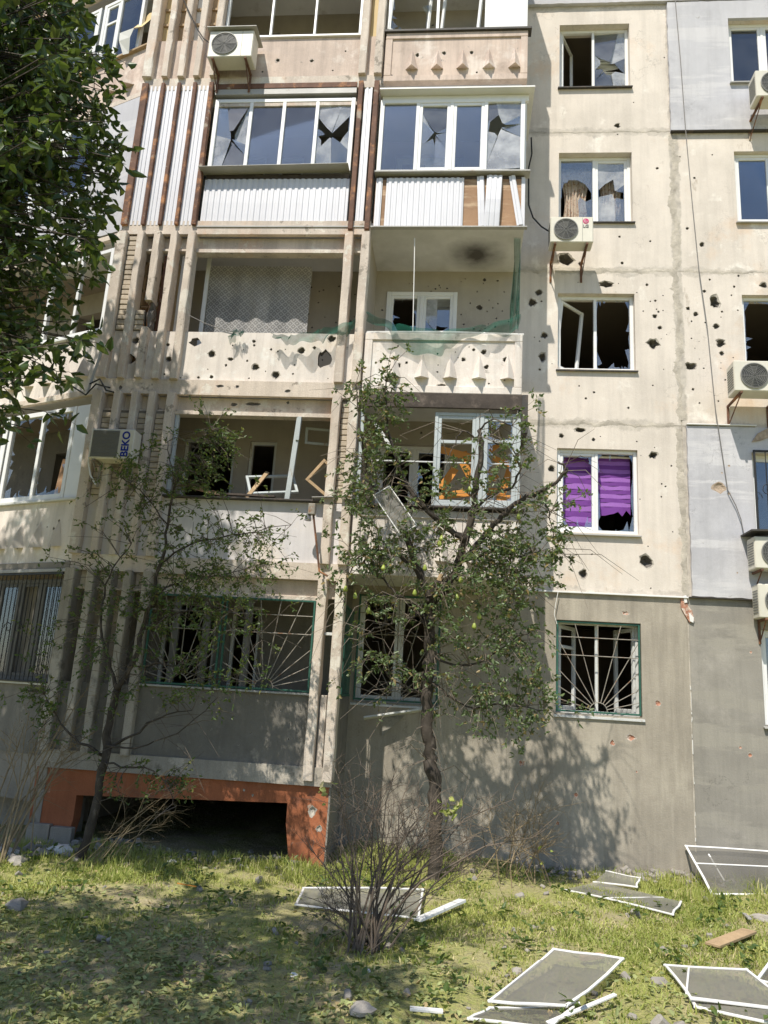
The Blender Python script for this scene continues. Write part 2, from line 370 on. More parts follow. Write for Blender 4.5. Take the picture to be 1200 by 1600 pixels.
def sheer(name, col, open_=.5, kind=None, scale=60):
    """net, gauze or insect screen: a thin woven sheet that lets part of the light through"""
    t = NT(name); d = t.new('ShaderNodeBsdfDiffuse'); tl = t.new('ShaderNodeBsdfTranslucent'); tr = t.new('ShaderNodeBsdfTransparent')
    c = t.mix(t.ramp(t.noise(2.5, detail=5), .3, .7), mul(col, .75), mul(col, 1.15)); t.ln(c, d.inputs[0]); t.ln(c, tl.inputs[0])
    a = t.new('ShaderNodeMixShader'); a.inputs[0].default_value = .35; t.ln(d.outputs[0], a.inputs[1]); t.ln(tl.outputs[0], a.inputs[2])
    f = t.ramp(t.noise(5, detail=5), .3, .7, open_-.12, open_+.12)
    if kind == 'lace':
        o = t.xyz(); s1 = t.math('SINE', t.math('MULTIPLY', t.math('ADD', o[0], o[2]), scale)); s2 = t.math('SINE', t.math('MULTIPLY', t.math('SUBTRACT', o[0], o[2]), scale))
        g = t.math('MAXIMUM', t.ramp(s1, .75, .95), t.ramp(s2, .75, .95)); g = t.math('MAXIMUM', g, t.ramp(t.math('MULTIPLY', s1, s2), .5, .7))
        f = t.ramp(g, 0, 1, open_+.12, .03)
    m = t.new('ShaderNodeMixShader'); t.ln(f, m.inputs[0]); t.ln(a.outputs[0], m.inputs[1]); t.ln(tr.outputs[0], m.inputs[2]); t.ln(m.outputs[0], t.out.inputs[0])
    return t.mat
m_mesh = sheer('insect_screen_mesh', (.26, .25, .23), .42)
m_meshold = sheer('dusty_insect_screen_mesh', (.34, .33, .30), .30)
m_net = sheer('green_shade_net', (.03, .15, .105), .50)
m_lace = sheer('lace_gauze', (.62, .61, .60), .36, 'lace', 55)
m_curt = sheer('grey_curtain_gauze', (.55, .52, .48), .22)
m_curtp = surf('patterned_curtain', (.50, .42, .34), rough=.9, var=.15, patches=(((.30, .17, .11), 22, .52, .58),), bump=.2)

def leafmat(name, c1, c2, c3, gloss=.35, trans=.35):
    t = NT(name); at = t.new('ShaderNodeAttribute', attribute_name='tint'); s = t.new('ShaderNodeSeparateColor'); t.ln(at.outputs['Color'], s.inputs[0])
    c = t.mix(s.outputs[0], c1, c2); c = t.mix(t.ramp(s.outputs[1], .86, .92), c, c3)
    t.col(c); t.bsdf.inputs['Roughness'].default_value = gloss; t.bsdf.inputs['Specular IOR Level'].default_value = .45
    tl = t.new('ShaderNodeBsdfTranslucent'); t.ln(t.mix(.55, c, (.30, .42, .05)), tl.inputs[0]); m = t.new('ShaderNodeMixShader'); m.inputs[0].default_value = trans
    t.ln(t.bsdf.outputs[0], m.inputs[1]); t.ln(tl.outputs[0], m.inputs[2]); t.ln(m.outputs[0], t.out.inputs[0]); return t.mat
m_leafA = leafmat('broad_green_leaf', (.018, .044, .012), (.058, .10, .026), (.14, .17, .05), .34, .2)
m_leafB = leafmat('pear_leaf', (.075, .115, .045), (.15, .20, .09), (.30, .22, .10), .4, .3)
m_leafC = leafmat('sapling_leaf', (.045, .085, .02), (.10, .15, .04), (.2, .2, .06), .45, .3)
m_leafF = leafmat('fallen_leaf', (.17, .205, .075), (.36, .39, .16), (.38, .29, .15), .7, .15)
m_grass = leafmat('grass_blade', (.22, .275, .055), (.50, .51, .15), (.64, .55, .29), .6, .30)
m_bark = surf('dark_bark', (.062, .051, .041), var=.4, vscale=12, bump=1, bscale=28, patches=(((.15, .125, .10), 14, .55, .68, (1, 1, .4)),))
m_bark2 = surf('grey_bark', (.12, .10, .08), var=.35, vscale=14, bump=.8, bscale=40)
m_twig = surf('dry_twig', (.15, .118, .09), var=.3, vscale=10, bump=.4)
m_straw = surf('dry_straw', (.30, .23, .14), var=.3, vscale=10, bump=.3)
m_pear = surf('pear_skin', (.30, .36, .07), rough=.4, var=.2, vscale=9, bump=.1, spec=.5)

def groundmat():
    t = NT('trodden_soil_with_grass'); t.bsdf.inputs['Roughness'].default_value = .95
    c = t.mix(t.ramp(t.noise(2.2, detail=9), .35, .65), (.32, .27, .16), (.46, .39, .25))
    c = t.mix(t.ramp(t.noise(1.1, detail=8, rough=.7, off=7), .42, .58), c, (.29, .31, .085))
    c = t.mix(t.ramp(t.noise(26, detail=5, off=3), .45, .7), c, (.40, .36, .15))
    c = t.mix(t.ramp(t.noise(60, detail=3, off=9), .55, .75), c, (.05, .04, .03))
    t.col(c); t.bump(t.math('ADD', t.noise(40, detail=6), t.math('MULTIPLY', t.noise(7, detail=5), 2)), .9, .03); return t.mat
m_ground = groundmat()

def sootmat():                                        # soffit with the burn mark of a hit
    t = NT('sooty_ceiling'); t.bsdf.inputs['Roughness'].default_value = .9; c0 = P(746, 398, 11.35)
    v = t.new('ShaderNodeVectorMath', operation='DISTANCE'); t.ln(t.pos, v.inputs[0]); v.inputs[1].default_value = (c0.x, 11.45, 9.33)
    d = t.math('ADD', v.outputs['Value'], t.math('MULTIPLY', t.math('SUBTRACT', t.noise(4, detail=7), .5), .5))
    c = t.mix(t.ramp(t.noise(2, detail=8), .35, .7), (.66, .65, .64), (.50, .49, .475)); c = t.mix(t.ramp(d, .08, .55, .95, 0), c, (.05, .042, .036)); t.col(c); return t.mat
m_soot = sootmat()
# ------------------------------------------------------------------ the building: levels and planes
D, B = 11.97, 10.70
def S(k): return 1.07+2.75*(k-1)          # underside of the balcony slab of storey k
def J(k): return 3.866+2.75*(k-1)         # wall joint above storey k
T = Matrix.Translation
MA, MF = T((0, D, 0)), T((0, B, 0))
WA = math.radians(22); WO = Vector((-5.64, 10.80, 0))
wx, wy = Vector((math.cos(WA), -math.sin(WA), 0)), Vector((math.sin(WA), math.cos(WA), 0))
MW = Matrix(((wx.x, wy.x, 0, WO.x), (wx.y, wy.y, 0, WO.y), (0, 0, 1, 0), (0, 0, 0, 1)))
def PW(px, py):
    d = ray(px, py); p = CO + d*((WO-CO).dot(wy)/d.dot(wy)); return (p-WO).dot(wx), p.z
bld = thing('apartment_building', 'shell-damaged panel apartment block with broken windows, loggias and pock-marked cream walls', 'building', (0, D, 0))

# --- glass, windows
def rim(cu, cv, a, u0, u1, v0, v1):
    c, s = math.cos(a), math.sin(a); t = 1e9
    if c > 1e-9: t = min(t, (u1-cu)/c)
    if c < -1e-9: t = min(t, (u0-cu)/c)
    if s > 1e-9: t = min(t, (v1-cv)/s)
    if s < -1e-9: t = min(t, (v0-cv)/s)
    return (cu+c*t, cv+s*t)
def glass(parent, M, u0, u1, v0, v1, y, state, par=None):
    if state == 'none': return
    if state == 'ok':
        return MB(M).box(u0, u1, y, y+.006, v0, v1, .001).build('pane', m_glass, parent)
    if state == 'shards':                              # only teeth left round the rebate
        w, h = u1-u0, v1-v0; inner = []
        def tooth(): return random.choice((.003, .004, .006, .008, .012, .02, .03, .05, .10))*random.uniform(.6, 1.3)
        def run(n): return sorted(random.uniform(.05, .95) for _ in range(n))
        nb, ns = random.randint(8, 13), random.randint(10, 18)
        for s in run(nb): inner.append((u0+w*s, v0+tooth()*1.5))
        for s in run(ns): inner.append((u1-tooth(), v0+h*s))
        for s in run(nb): inner.append((u1-w*s, v1-tooth()))
        for s in run(ns): inner.append((u0+tooth(), v1-h*s))
        V, Tr = cdt(rect(u0, u1, v0, v1), [inner]); mb = MB(M)
        mb.add([(p[0], y, p[1]) for p in V], [list(t) for t in Tr]); mb.add([(p[0], y+.005, p[1]) for p in V], [list(t) for t in Tr])
        return mb.build('pane', m_shard, parent)
    # star-shaped break: long splinters still standing round it
    cu, cv, r = par or (.5, .5, .3); cu, cv = u0+(u1-u0)*cu, v0+(v1-v0)*cv; n = random.randint(6, 9)
    an = sorted([2*math.pi*(i+random.uniform(-.45, .45))/n for i in range(n)]); R = r*min(u1-u0, v1-v0)
    inn = [R*random.choice((.15, .4, .8, 1.1, 1.6, 2.2))*random.uniform(.8, 1.2) for _ in an]
    for i in range(n):
        a, b = an[i], an[(i+1) % n]
        if b < a: b += 2*math.pi
        if random.random() < .08: continue
        o1, o2 = rim(cu, cv, a, u0, u1, v0, v1), rim(cu, cv, b, u0, u1, v0, v1)
        def lim(rad, ang):
            o = rim(cu, cv, ang, u0, u1, v0, v1); q = math.hypot(o[0]-cu, o[1]-cv); rad = min(rad, q*.93); return (cu+rad*math.cos(ang), cv+rad*math.sin(ang))
        am = (a+b)/2; poly = [lim(inn[i], a), lim(min(inn[i], inn[(i+1) % n])*random.uniform(.4, 1.25), am), lim(inn[(i+1) % n], b), o2]
        cs = [(math.atan2(q[1]-cv, q[0]-cu), q) for q in rect(u0, u1, v0, v1)]
        mid = sorted([((ang-a) % (2*math.pi), q) for ang, q in cs if 0 < (ang-a) % (2*math.pi) < (b-a)], reverse=True)
        poly += [q for _, q in mid] + [o1]
        c = Vector(((o1[0]+o2[0])/2, y, (o1[1]+o2[1])/2)); ax = Vector((o2[0]-o1[0], 0, o2[1]-o1[1]))
        Rm = T(c) @ Matrix.Rotation(math.radians(random.uniform(-7, 7)), 4, ax if ax.length > 1e-4 else Vector((1, 0, 0))) @ T(-c)
        MB(M @ Rm).prism(poly, y, y+.005).build('glass_shard', m_shardw if random.random() < .35 else m_shard, parent)
def sashframe(mb, u0, u1, v0, v1, y, t=.045, d=.05, ch=.006):
    mb.box(u0, u0+t, y, y+d, v0, v1, ch); mb.box(u1-t, u1, y, y+d, v0, v1, ch)
    mb.box(u0+t, u1-t, y+.002, y+d-.002, v0, v0+t, ch); mb.box(u0+t, u1-t, y+.002, y+d-.002, v1-t, v1, ch)
def window(M, u0, u1, v0, v1, y, lights, t=.055, d=.07, mat=None, sill=None, label=None, parent=None, sillmat=None):
    mat = mat or m_pvc; mb = MB(M); sashframe(mb, u0, u1, v0, v1, y, t, d)
    tot = sum(l.get('w', 1) for l in lights); w = (u1-u0-2*t); a = u0+t; edges = []
    for l in lights:
        b = a+w*l.get('w', 1)/tot; edges.append((a, b)); a = b
    for (p, q) in edges[:-1]: mb.box(q-t*.42, q+t*.42, y+.003, y+d-.003, v0+t, v1-t, .005)
    win = mb.build('window', mat, parent or bld)
    if label: win['label'] = label
    for (p, q), l in zip(edges, lights):
        p2, q2 = p+(t*.42 if p > u0+t+1e-4 else 0), q-(t*.42 if q < u1-t-1e-4 else 0)
        z0, z1 = v0+t, v1-t; Mo = M
        if l.get('open'):
            h = p2 if l.get('hinge', 'L') == 'L' else q2
            Mo = M @ T((h, y+d*.6, 0)) @ Matrix.Rotation(math.radians(l['open'])*(1 if l.get('hinge', 'L') == 'L' else -1), 4, 'Z') @ T((-h, -y-d*.6, 0))
            if l.get('drop'): Mo = Mo @ T((h, 0, z1)) @ Matrix.Rotation(math.radians(l['drop']), 4, 'Y') @ T((-h, 0, -z1))
        if l.get('sash', True):
            s = MB(Mo); st = l.get('st', .05); sashframe(s, p2, q2, z0, z1, y+.012, st, .052)
            if l.get('transom'): zt = z0+(z1-z0)*l['transom']; s.box(p2+st, q2-st, y+.015, y+.058, zt-.025, zt+.025, .005)
            s.build('sash', mat, win)
            if l.get('transom'):
                glass(win, Mo, p2+st, q2-st, z0+st, zt-.025, y+.035, l.get('glass', 'ok'), l.get('par')); glass(win, Mo, p2+st, q2-st, zt+.025, z1-st, y+.035, l.get('glass2', l.get('glass', 'ok')))
            else: glass(win, Mo, p2+st, q2-st, z0+st, z1-st, y+.035, l.get('glass', 'ok'), l.get('par'))
        else: glass(win, Mo, p2, q2, z0, z1, y+.035, l.get('glass', 'ok'), l.get('par'))
    if sill:
        o, h = sill; sb = MB(M); sb.add([(u0-.03, y+.01, v0-.002), (u1+.03, y+.01, v0-.002), (u1+.03, -o, v0-.03), (u0-.03, -o, v0-.03), (u0-.03, y+.01, v0-.022), (u1+.03, y+.01, v0-.022), (u1+.03, -o, v0-.03-h), (u0-.03, -o, v0-.03-h)],
            [[3, 2, 1, 0], [4, 5, 6, 7], [7, 6, 2, 3], [0, 4, 7, 3], [1, 2, 6, 5], [0, 1, 5, 4]]); sb.build('sill', sillmat or m_flash, win)
    return win

# --- wall panels right of the balconies
C3 = [(842, 457, 5), (832, 473, 6), (846, 471, 1.5), (864, 485, 5), (850, 524, 5), (843, 533, 1.3), (866, 542, 4), (848, 557, 6.5, .8, 1.3), (870, 526, 2), (947, 444, 7.5, 1.25, .7),
      (1011, 445, 2), (1052, 460, 5.5), (1024, 470, 1.8), (1016, 471, 1.2), (1029, 487, 1.8), (1026, 483, 1.2), (1023, 494, 3.6), (1031, 512, 3.2), (1021, 537, 8, 1.1, .95), (1005, 486, 1.2), (1036, 485, 1), (1037, 577, 1), (905, 603, 1.2), (902, 604, 1)]
C3b = [(1062, 508, 4), (1079, 572, 7, 1.1, .8), (1064, 557, 3), (1075, 482, 3), (1087, 491, 3.5), (1101, 455, 2.5), (1102, 461, 4), (1117, 472, 9, .85, 1.2), (1119, 510, 4.2), (1126, 536, 6.5), (1128, 552, 3.4), (1193, 446, 5), (1154, 431, 1.8), (1147, 448, 1.8), (1109, 437, 1.7), (1128, 487, 1.8), (1102, 504, 1.2), (1116, 618, 1.2)]
C4 = [(883, 405, 9.5, 1.25, .95), (908, 412, 3.6), (972, 411, 2.4), (1027, 263, 2.2), (968, 370, 1.8), (1016, 377, 1.6), (965, 210, 1), (870, 390, 1)]
C4b = [(1097, 382, 3.6), (1074, 357, 2.4), (1085, 278, 1.8), (1113, 242, 1.3), (1062, 245, 1.5)]
C5 = [(965, 196, 4.2), (1038, 90, 1.2), (990, 160, 1)]
C2 = [(906, 672, 6.5, 1.3, .6), (877, 681, 3.6), (907, 678, 1), (927, 687, 2.6), (938, 682, 1), (1021, 711, 6.2), (1049, 728, 1.4), (1034, 756, 1.4), (1040, 760, 1.4), (1009, 877, 9, 1, 1), (911, 897, 6.4, .95, 1.1), (862, 733, 5), (1017, 919, 1.2), (870, 912, 2), (995, 690, 1.2), (1000, 780, 1)]
C1 = [(977, 958, 4, 1.2, .8), (1028, 1099, 4), (986, 1152, 5, 1.3, .9), (957, 1161, 4), (900, 1242, 3.4), (871, 1286, 3), (815, 1192, 5, .8, 1.1), (995, 1206, 1.6)]
def cl(L, Y, k=1.5): return [crat(c[0], c[1], c[2], Y, depth=k*c[2]/PPX(P(c[0], c[1], Y)), sx=c[3] if len(c) > 3 else 1, sy=c[4] if len(c) > 4 else 1) for c in L]
WU0, WU1 = 1.543, 2.801
CW0, CW1 = 4.53, 5.79
C3 += [(random.uniform(830, 1045), random.uniform(430, 640), random.choice((.8, 1, 1.3, 1.8))) for _ in range(26)]; C3b += [(random.uniform(1068, 1190), random.uniform(430, 640), random.choice((.8, 1, 1.4, 2))) for _ in range(22)]; C2 += [(random.uniform(860, 1055), random.uniform(670, 915), random.choice((.8, 1, 1.4))) for _ in range(12)]
CR = {1: C1, 2: C2, 3: C3, 4: C4, 5: C5, 6: []}; CRb = {1: [(1172, 1180, 3), (1157, 1168, 2.2), (1173, 1019, 2), (1185, 1012, 4)], 2: [], 3: C3b, 4: C4b, 5: [], 6: []}
for k in range(1, 7):
    z0, z1 = (J(k-1)+.009 if k > 1 else -.4), J(k)-.009
    mat = m_grey if k == 1 else m_cream; bm_ = m_brickred if k == 1 else m_broken
    plate('wall_panel', rect(.84, 3.485, z0, z1), [mat, bm_, m_chip], bld, openings=[rect(WU0, WU1, J(k-1)+.952, J(k-1)+2.328)], craters=cl(CR[k], D, .4 if k == 1 else 1.5), M=MA)
    plate('wall_panel', rect(3.507, 7.8, z0, z1), [m_grey2 if k == 1 else m_cream, bm_, m_chip], bld, openings=[rect(CW0, CW1, J(k-1)+.952, J(k-1)+2.328)], craters=cl(CRb[k], D, .4 if k == 1 else 1.5), M=MA)
    w = J(k-1)
    # back walls of the right balconies and of the loggias
    dots = [(random.uniform(-1.5, .8), random.uniform(w+.6, w+2.6), random.uniform(.010, .022), .03) for _ in range(95)] if k == 3 else ([(random.uniform(-1.5, .8), random.uniform(w+.6, w+2.6), random.uniform(.01, .03), .02) for _ in range(12)])
    bw = rect(-1.5, -.2, 2.06, 3.70) if k == 1 else rect(-1.36, -.15, w+1.0, w+2.32)
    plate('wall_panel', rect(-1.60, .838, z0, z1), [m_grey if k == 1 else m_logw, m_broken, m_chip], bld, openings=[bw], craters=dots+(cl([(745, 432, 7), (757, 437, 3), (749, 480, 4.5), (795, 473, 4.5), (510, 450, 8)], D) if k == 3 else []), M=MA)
    dots = [(random.uniform(-2.9, -1.7), random.uniform(w+.6, w+2.5), random.uniform(.010, .022), .03) for _ in range(45)] if k == 3 else []
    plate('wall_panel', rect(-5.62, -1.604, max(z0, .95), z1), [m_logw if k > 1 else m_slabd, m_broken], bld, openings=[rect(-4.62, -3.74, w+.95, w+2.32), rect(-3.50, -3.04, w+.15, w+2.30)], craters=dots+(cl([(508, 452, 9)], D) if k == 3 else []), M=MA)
    for (u0, u1, v0, v1, kind) in ((-4.62, -3.74, w+.95, w+2.32, 'w'), (-3.50, -3.04, w+.15, w+2.30, 'd')):
        MBf_ = MB(MA); sashframe(MBf_, u0, u1, v0, v1, .04, .05, .06); MBf_.build('door_frame' if kind == 'd' else 'window_frame', m_wood, bld)
    if k in (2, 4, 5, 6): window(MA, -1.36, -.15, w+1.0, w+2.32, .1, [dict(glass='none' if k == 2 else 'ok'), dict(glass='shards')], sill=(.04, .02))
    # joints filled with mortar
    if k > 1: MB(MA).box(.84, 3.485, .004, .25, J(k-1)-.010, J(k-1)+.010, .001).box(3.507, 7.8, .004, .25, J(k-1)-.010, J(k-1)+.010, .001).build('joint_mortar', m_mort2, bld)
MB(MA).box(3.484, 3.508, .008, .25, -.4, J(6), .001).build('joint_mortar', m_mort2, bld)
# ragged mortar smeared over the upright joint
def smear(x, z0, z1, w, y=-.004, mat=None, seed=1, hor=False):
    r = random.Random(seed); mb = MB(MA @ (Matrix(((0, 0, 1, 0), (0, 1, 0, 0), (1, 0, 0, 0), (0, 0, 0, 1))) if hor else Matrix.Identity(4))); n = int((z1-z0)/.025); L = []; R = []; la = ra = 0.0
    for i in range(n+1):
        la = la*.86+r.gauss(0, .10); ra = ra*.86+r.gauss(0, .10); z = z0+(z1-z0)*i/n; L.append((x-w*max(.08, .42+la), z)); R.append((x+w*max(.08, .42+ra), z))
    for i in range(n):
        a, b, c, d_ = L[i], R[i], R[i+1], L[i+1]; j = r.uniform(-.0006, .0006)
        mb.add([(a[0], .001, a[1]), ((a[0]+b[0])/2, y+j, a[1]), (b[0], .001, b[1]), (c[0], .001, c[1]), ((c[0]+d_[0])/2, y-j, c[1]), (d_[0], .001, d_[1])], [[0, 1, 4, 5], [1, 2, 3, 4]])
    return mb.build('mortar_smear', mat or m_mort2, bld)
smear(3.50, J(2)+.1, J(4)-.08, .17, seed=3); smear(3.475, J(1)+.03, J(2)-.05, .12, seed=4)
for k_, a_, b_, w_ in ((4, .9, 3.44, .06), (3, .9, 3.38, .10), (3, 3.62, 5.9, .10), (2, .9, 3.38, .09)): smear(J(k_), a_, b_, w_, -.003, seed=10+k_+int(a_), hor=True)
def ragged(u0, u1, v0, v1, a=.006, seed=1):
    r = random.Random(seed); L = []
    for (p, q) in (((u0, v0), (u1, v0)), ((u1, v0), (u1, v1)), ((u1, v1), (u0, v1)), ((u0, v1), (u0, v0))):
        n = max(2, int(math.hypot(q[0]-p[0], q[1]-p[1])/.09))
        for i in range(n): t = i/n; L.append((p[0]+(q[0]-p[0])*t+r.uniform(-a, a), p[1]+(q[1]-p[1])*t+r.uniform(-a, a)))
    return L
# pale lavender insulation render, standing proud of the panels
plate('insulation_panel', ragged(3.47, 7.8, J(4)-.025, J(5)-.035), [m_lav, m_tan], bld, y0=-.062, th=.06, openings=[rect(CW0, CW1, J(4)+.952, J(4)+2.328)], M=MA)
plate('insulation_panel', ragged(.84, 7.8, J(5)-.01, J(6)+.3), [m_lav, m_tan], bld, y0=-.075, th=.073, openings=[rect(WU0, WU1, J(5)+.952, J(5)+2.328), rect(CW0, CW1, J(5)+.952, J(5)+2.328)], M=MA)
plate('insulation_panel', ragged(3.56, 7.8, J(1)+.025, J(2)-.008), [m_lav, m_tan], bld, y0=-.052, th=.05, openings=[rect(CW0, CW1, J(1)+.952, J(1)+2.328)],
      craters=cl([(1079, 738, 8, 1.25, 1.0), (1123, 762, 8, 1.1, .9), (1121, 748, 4), (1139, 728, 1.6), (1128, 739, 1.2), (1139, 771, 2), (1152, 895, 1.2)], D-.05, .28), M=MA)
fl = MB(MA).box(3.555, 4.62, -.085, .0, J(2)+.004, J(2)+.022, .003).build('flashing', m_alu, bld)
MB(MA).box(.84, 3.50, -.05, 0, J(1)-.012, J(1)+.012, .003).build('flashing', m_alu, bld)
MB(MA).box(3.51, 7.8, -.065, 0, J(1)-.002, J(1)+.012, .003).build('flashing', m_dkflash, bld)
MB(MA).box(3.47, 7.8, -.075, 0, J(4)-.05, J(4)-.032, .003).build('flashing', m_dkflash, bld)
# white remains of joint sealant on the grey ground storey, and the gouge beside it
r_ = random.Random(5)
for i in range(13):
    za = 2.9-r_.random()*2.7; xa = 3.494+r_.uniform(0, .008); MB(MA).box(xa, xa+r_.uniform(.004, .011), -.004, .02, za-r_.choice((.03, .05, .09, .2)), za, .001).build('sealant_strip', m_white, bld)
p_ = P(1071, 952, D)
MB(MA).prism([(p_.x+x, p_.z+z) for x, z in ((-.07, .17), (.0, .19), (.03, .06), (.09, -.02), (.12, -.17), (.05, -.20), (-.02, -.08), (-.07, .02))], -.022, .0).build('broken_render', m_brickred, bld)
MB(MA).prism([(p_.x+x, p_.z+z) for x, z in ((-.03, .20), (.01, .21), (.02, .1), (-.02, .09))], -.036, -.02).build('broken_render', m_white, bld)
MB(MA).prism([(p_.x+x, p_.z+z) for x, z in ((.04, -.05), (.11, -.12), (.10, -.20), (.05, -.18))], -.034, -.02).build('broken_render', m_white, bld)
p_ = P(1186, 678, D)
MB(MA).prism([(p_.x+x, p_.z+z) for x, z in ((-.14, -.16), (-.05, -.02), (.1, .07), (.3, .12), (.3, -.02), (.12, -.07), (0, -.13))], -.075, -.05).build('torn_insulation', m_tan, bld)

# --- windows of the right-hand bays
def wz(k): return J(k-1)+.952, J(k-1)+2.328
v0, v1 = wz(5); window(MA, WU0, WU1, v0, v1, .13, [dict(glass='none', open=62, hinge='L'), dict(glass='hole', par=(.5, .45, .45), sash=False)], sill=(.06, .02), sillmat=m_dkflash)
v0, v1 = wz(4); window(MA, WU0, WU1, v0, v1, .13, [dict(glass='hole', par=(.5, .55, .5), sash=False), dict(glass='hole', par=(.6, .5, .32))], sill=(.05, .02), sillmat=m_dkflash)
v0, v1 = wz(3); window(MA, WU0, WU1, v0, v1, .10, [dict(glass='none', open=38, hinge='L', drop=7), dict(glass='shards', sash=False)], t=.06, sill=(.05, .02), sillmat=m_dkflash)
v0, v1 = wz(2); window(MA, WU0, WU1, v0, v1, .06, [dict(glass='shards'), dict(glass='shards', sash=False)], sill=(.06, .02), sillmat=m_flash)
v0, v1 = wz(1); window(MA, WU0, WU1, v0, v1, .16, [dict(glass='none', open=55, hinge='L', transom=.74, st=.06), dict(glass='none', open=70, hinge='R', st=.06)], mat=m_wood, t=.05, sill=(.03, .03), sillmat=m_wood)
v0, v1 = wz(6); window(MA, WU0, WU1, v0, v1, .13, [dict(), dict()], sill=(.09, .02))
for k, gl in ((1, 'ok'), (2, 'ok'), (3, 'shards'), (4, 'ok'), (5, 'ok'), (6, 'ok')):
    v0, v1 = wz(k); window(MA, CW0, CW1, v0, v1, .08, [dict(glass=gl, sash=k != 3), dict(glass=gl)], sill=(.06 if k != 5 else .12, .02))
# sunburst grilles: green frame, fan of iron rods, two cross rods
def grille(M, u0, u1, v0, v1, y, cu=.5, rods=11, cross=(.62, .82), r0=.13, frame=None, label=None):
    fm = frame or m_green; mb = MB(M); t = .028
    mb.box(u0, u0+t, y-.015, y+.015, v0, v1).box(u1-t, u1, y-.015, y+.015, v0, v1).box(u0+t, u1-t, y-.013, y+.013, v0, v0+t).box(u0+t, u1-t, y-.013, y+.013, v1-t, v1)
    g = mb.build('window_grille', fm, bld); c = (u0+(u1-u0)*cu, v0+t)
    arc = [(c[0]+r0*math.cos(a), y, c[1]+r0*math.sin(a)) for a in [math.pi*i/12 for i in range(13)]]
    MB(M).tube(arc, .007, 5).build('rod', m_iron, g)
    for i in range(rods):
        a = math.pi*(i+1)/(rods+1); e = rim(c[0], c[1], a, u0+t, u1-t, v0, v1-t)
        MB(M).tube([(c[0]+r0*math.cos(a), y, c[1]+r0*math.sin(a)), (e[0], y, e[1])], .0065, 5).build('rod', m_iron, g)
    for q in cross:
        z = v0+(v1-v0)*q; MB(M).tube([(u0+t, y-.012, z), (u1-t, y-.012, z)], .007, 5).build('rod', m_iron, g)
    if label: g['label'] = label
    return g
v0, v1 = wz(1); grille(MA, WU0+.01, WU1-.01, v0+.02, v1-.01, .03)
# grille of the bay window at the right edge of the second storey
v0, v1 = wz(2); g = MB(MA).box(CW0, CW0+.03, -.12, -.09, v0-.05, v1+.02).box(CW1-.03, CW1, -.12, -.09, v0-.05, v1+.02).box(CW0, CW1, -.118, -.092, v1-.01, v1+.02).box(CW0, CW1, -.118, -.092, v0-.05, v0-.02).build('window_grille', m_black, bld)
for i in range(7): MB(MA).tube([(CW0+.18*(i+1), -.105, v0-.03), (CW0+.18*(i+1), -.105, v1)], .007, 5).build('rod', m_black, g)
for i in range(3):
    cx, cz = CW0+.18+.36*i, v0+.75; sp = [(cx+.10*(1-a/9)*math.cos(a), -.112, cz+.12*(1-a/9)*math.sin(a)) for a in [j*.5 for j in range(17)]]
    MB(MA).tube(sp, .006, 5).build('rod', m_black, g)
# ground-storey window behind the pear tree
window(MA, -1.5, -.2, 2.06, 3.70, .12, [dict(glass='none', st=.05), dict(glass='none', st=.05)], mat=m_wood, t=.05, sill=(.03, .03), sillmat=m_wood)
grille(MA, -1.49, -.21, 2.08, 3.69, -.02, rods=11)
# back window of the third-storey balcony, frame standing in front of the wall
window(MA, -1.36, -.15, J(2)+1.0, J(2)+2.32, -.02, [dict(glass='shards'), dict(glass='hole', par=(.5, .4, .9))], t=.07)

# --- rooms behind: floors, partitions, rear wall
for k in range(1, 8):
    MB().box(-13, 7.8, D+.305, 17.0, S(k)-.02, S(k)+.16, .002).build('floor_slab', m_room, bld)
for x in (-5.6, -1.62, 3.50, 7.74): MB().box(x-.05, x+.05, D+.302, 17.0, -.3, J(6), .002).build('partition_wall', m_room, bld)
MB().box(-13, 7.8, 17.01, 17.2, -.3, J(6)+.3, .002).build('rear_wall', m_room, bld)
MB().box(-13, 7.9, 11.0, 17.2, J(6)+.31, J(6)+.5, .01).build('roof_slab', m_slab, bld)
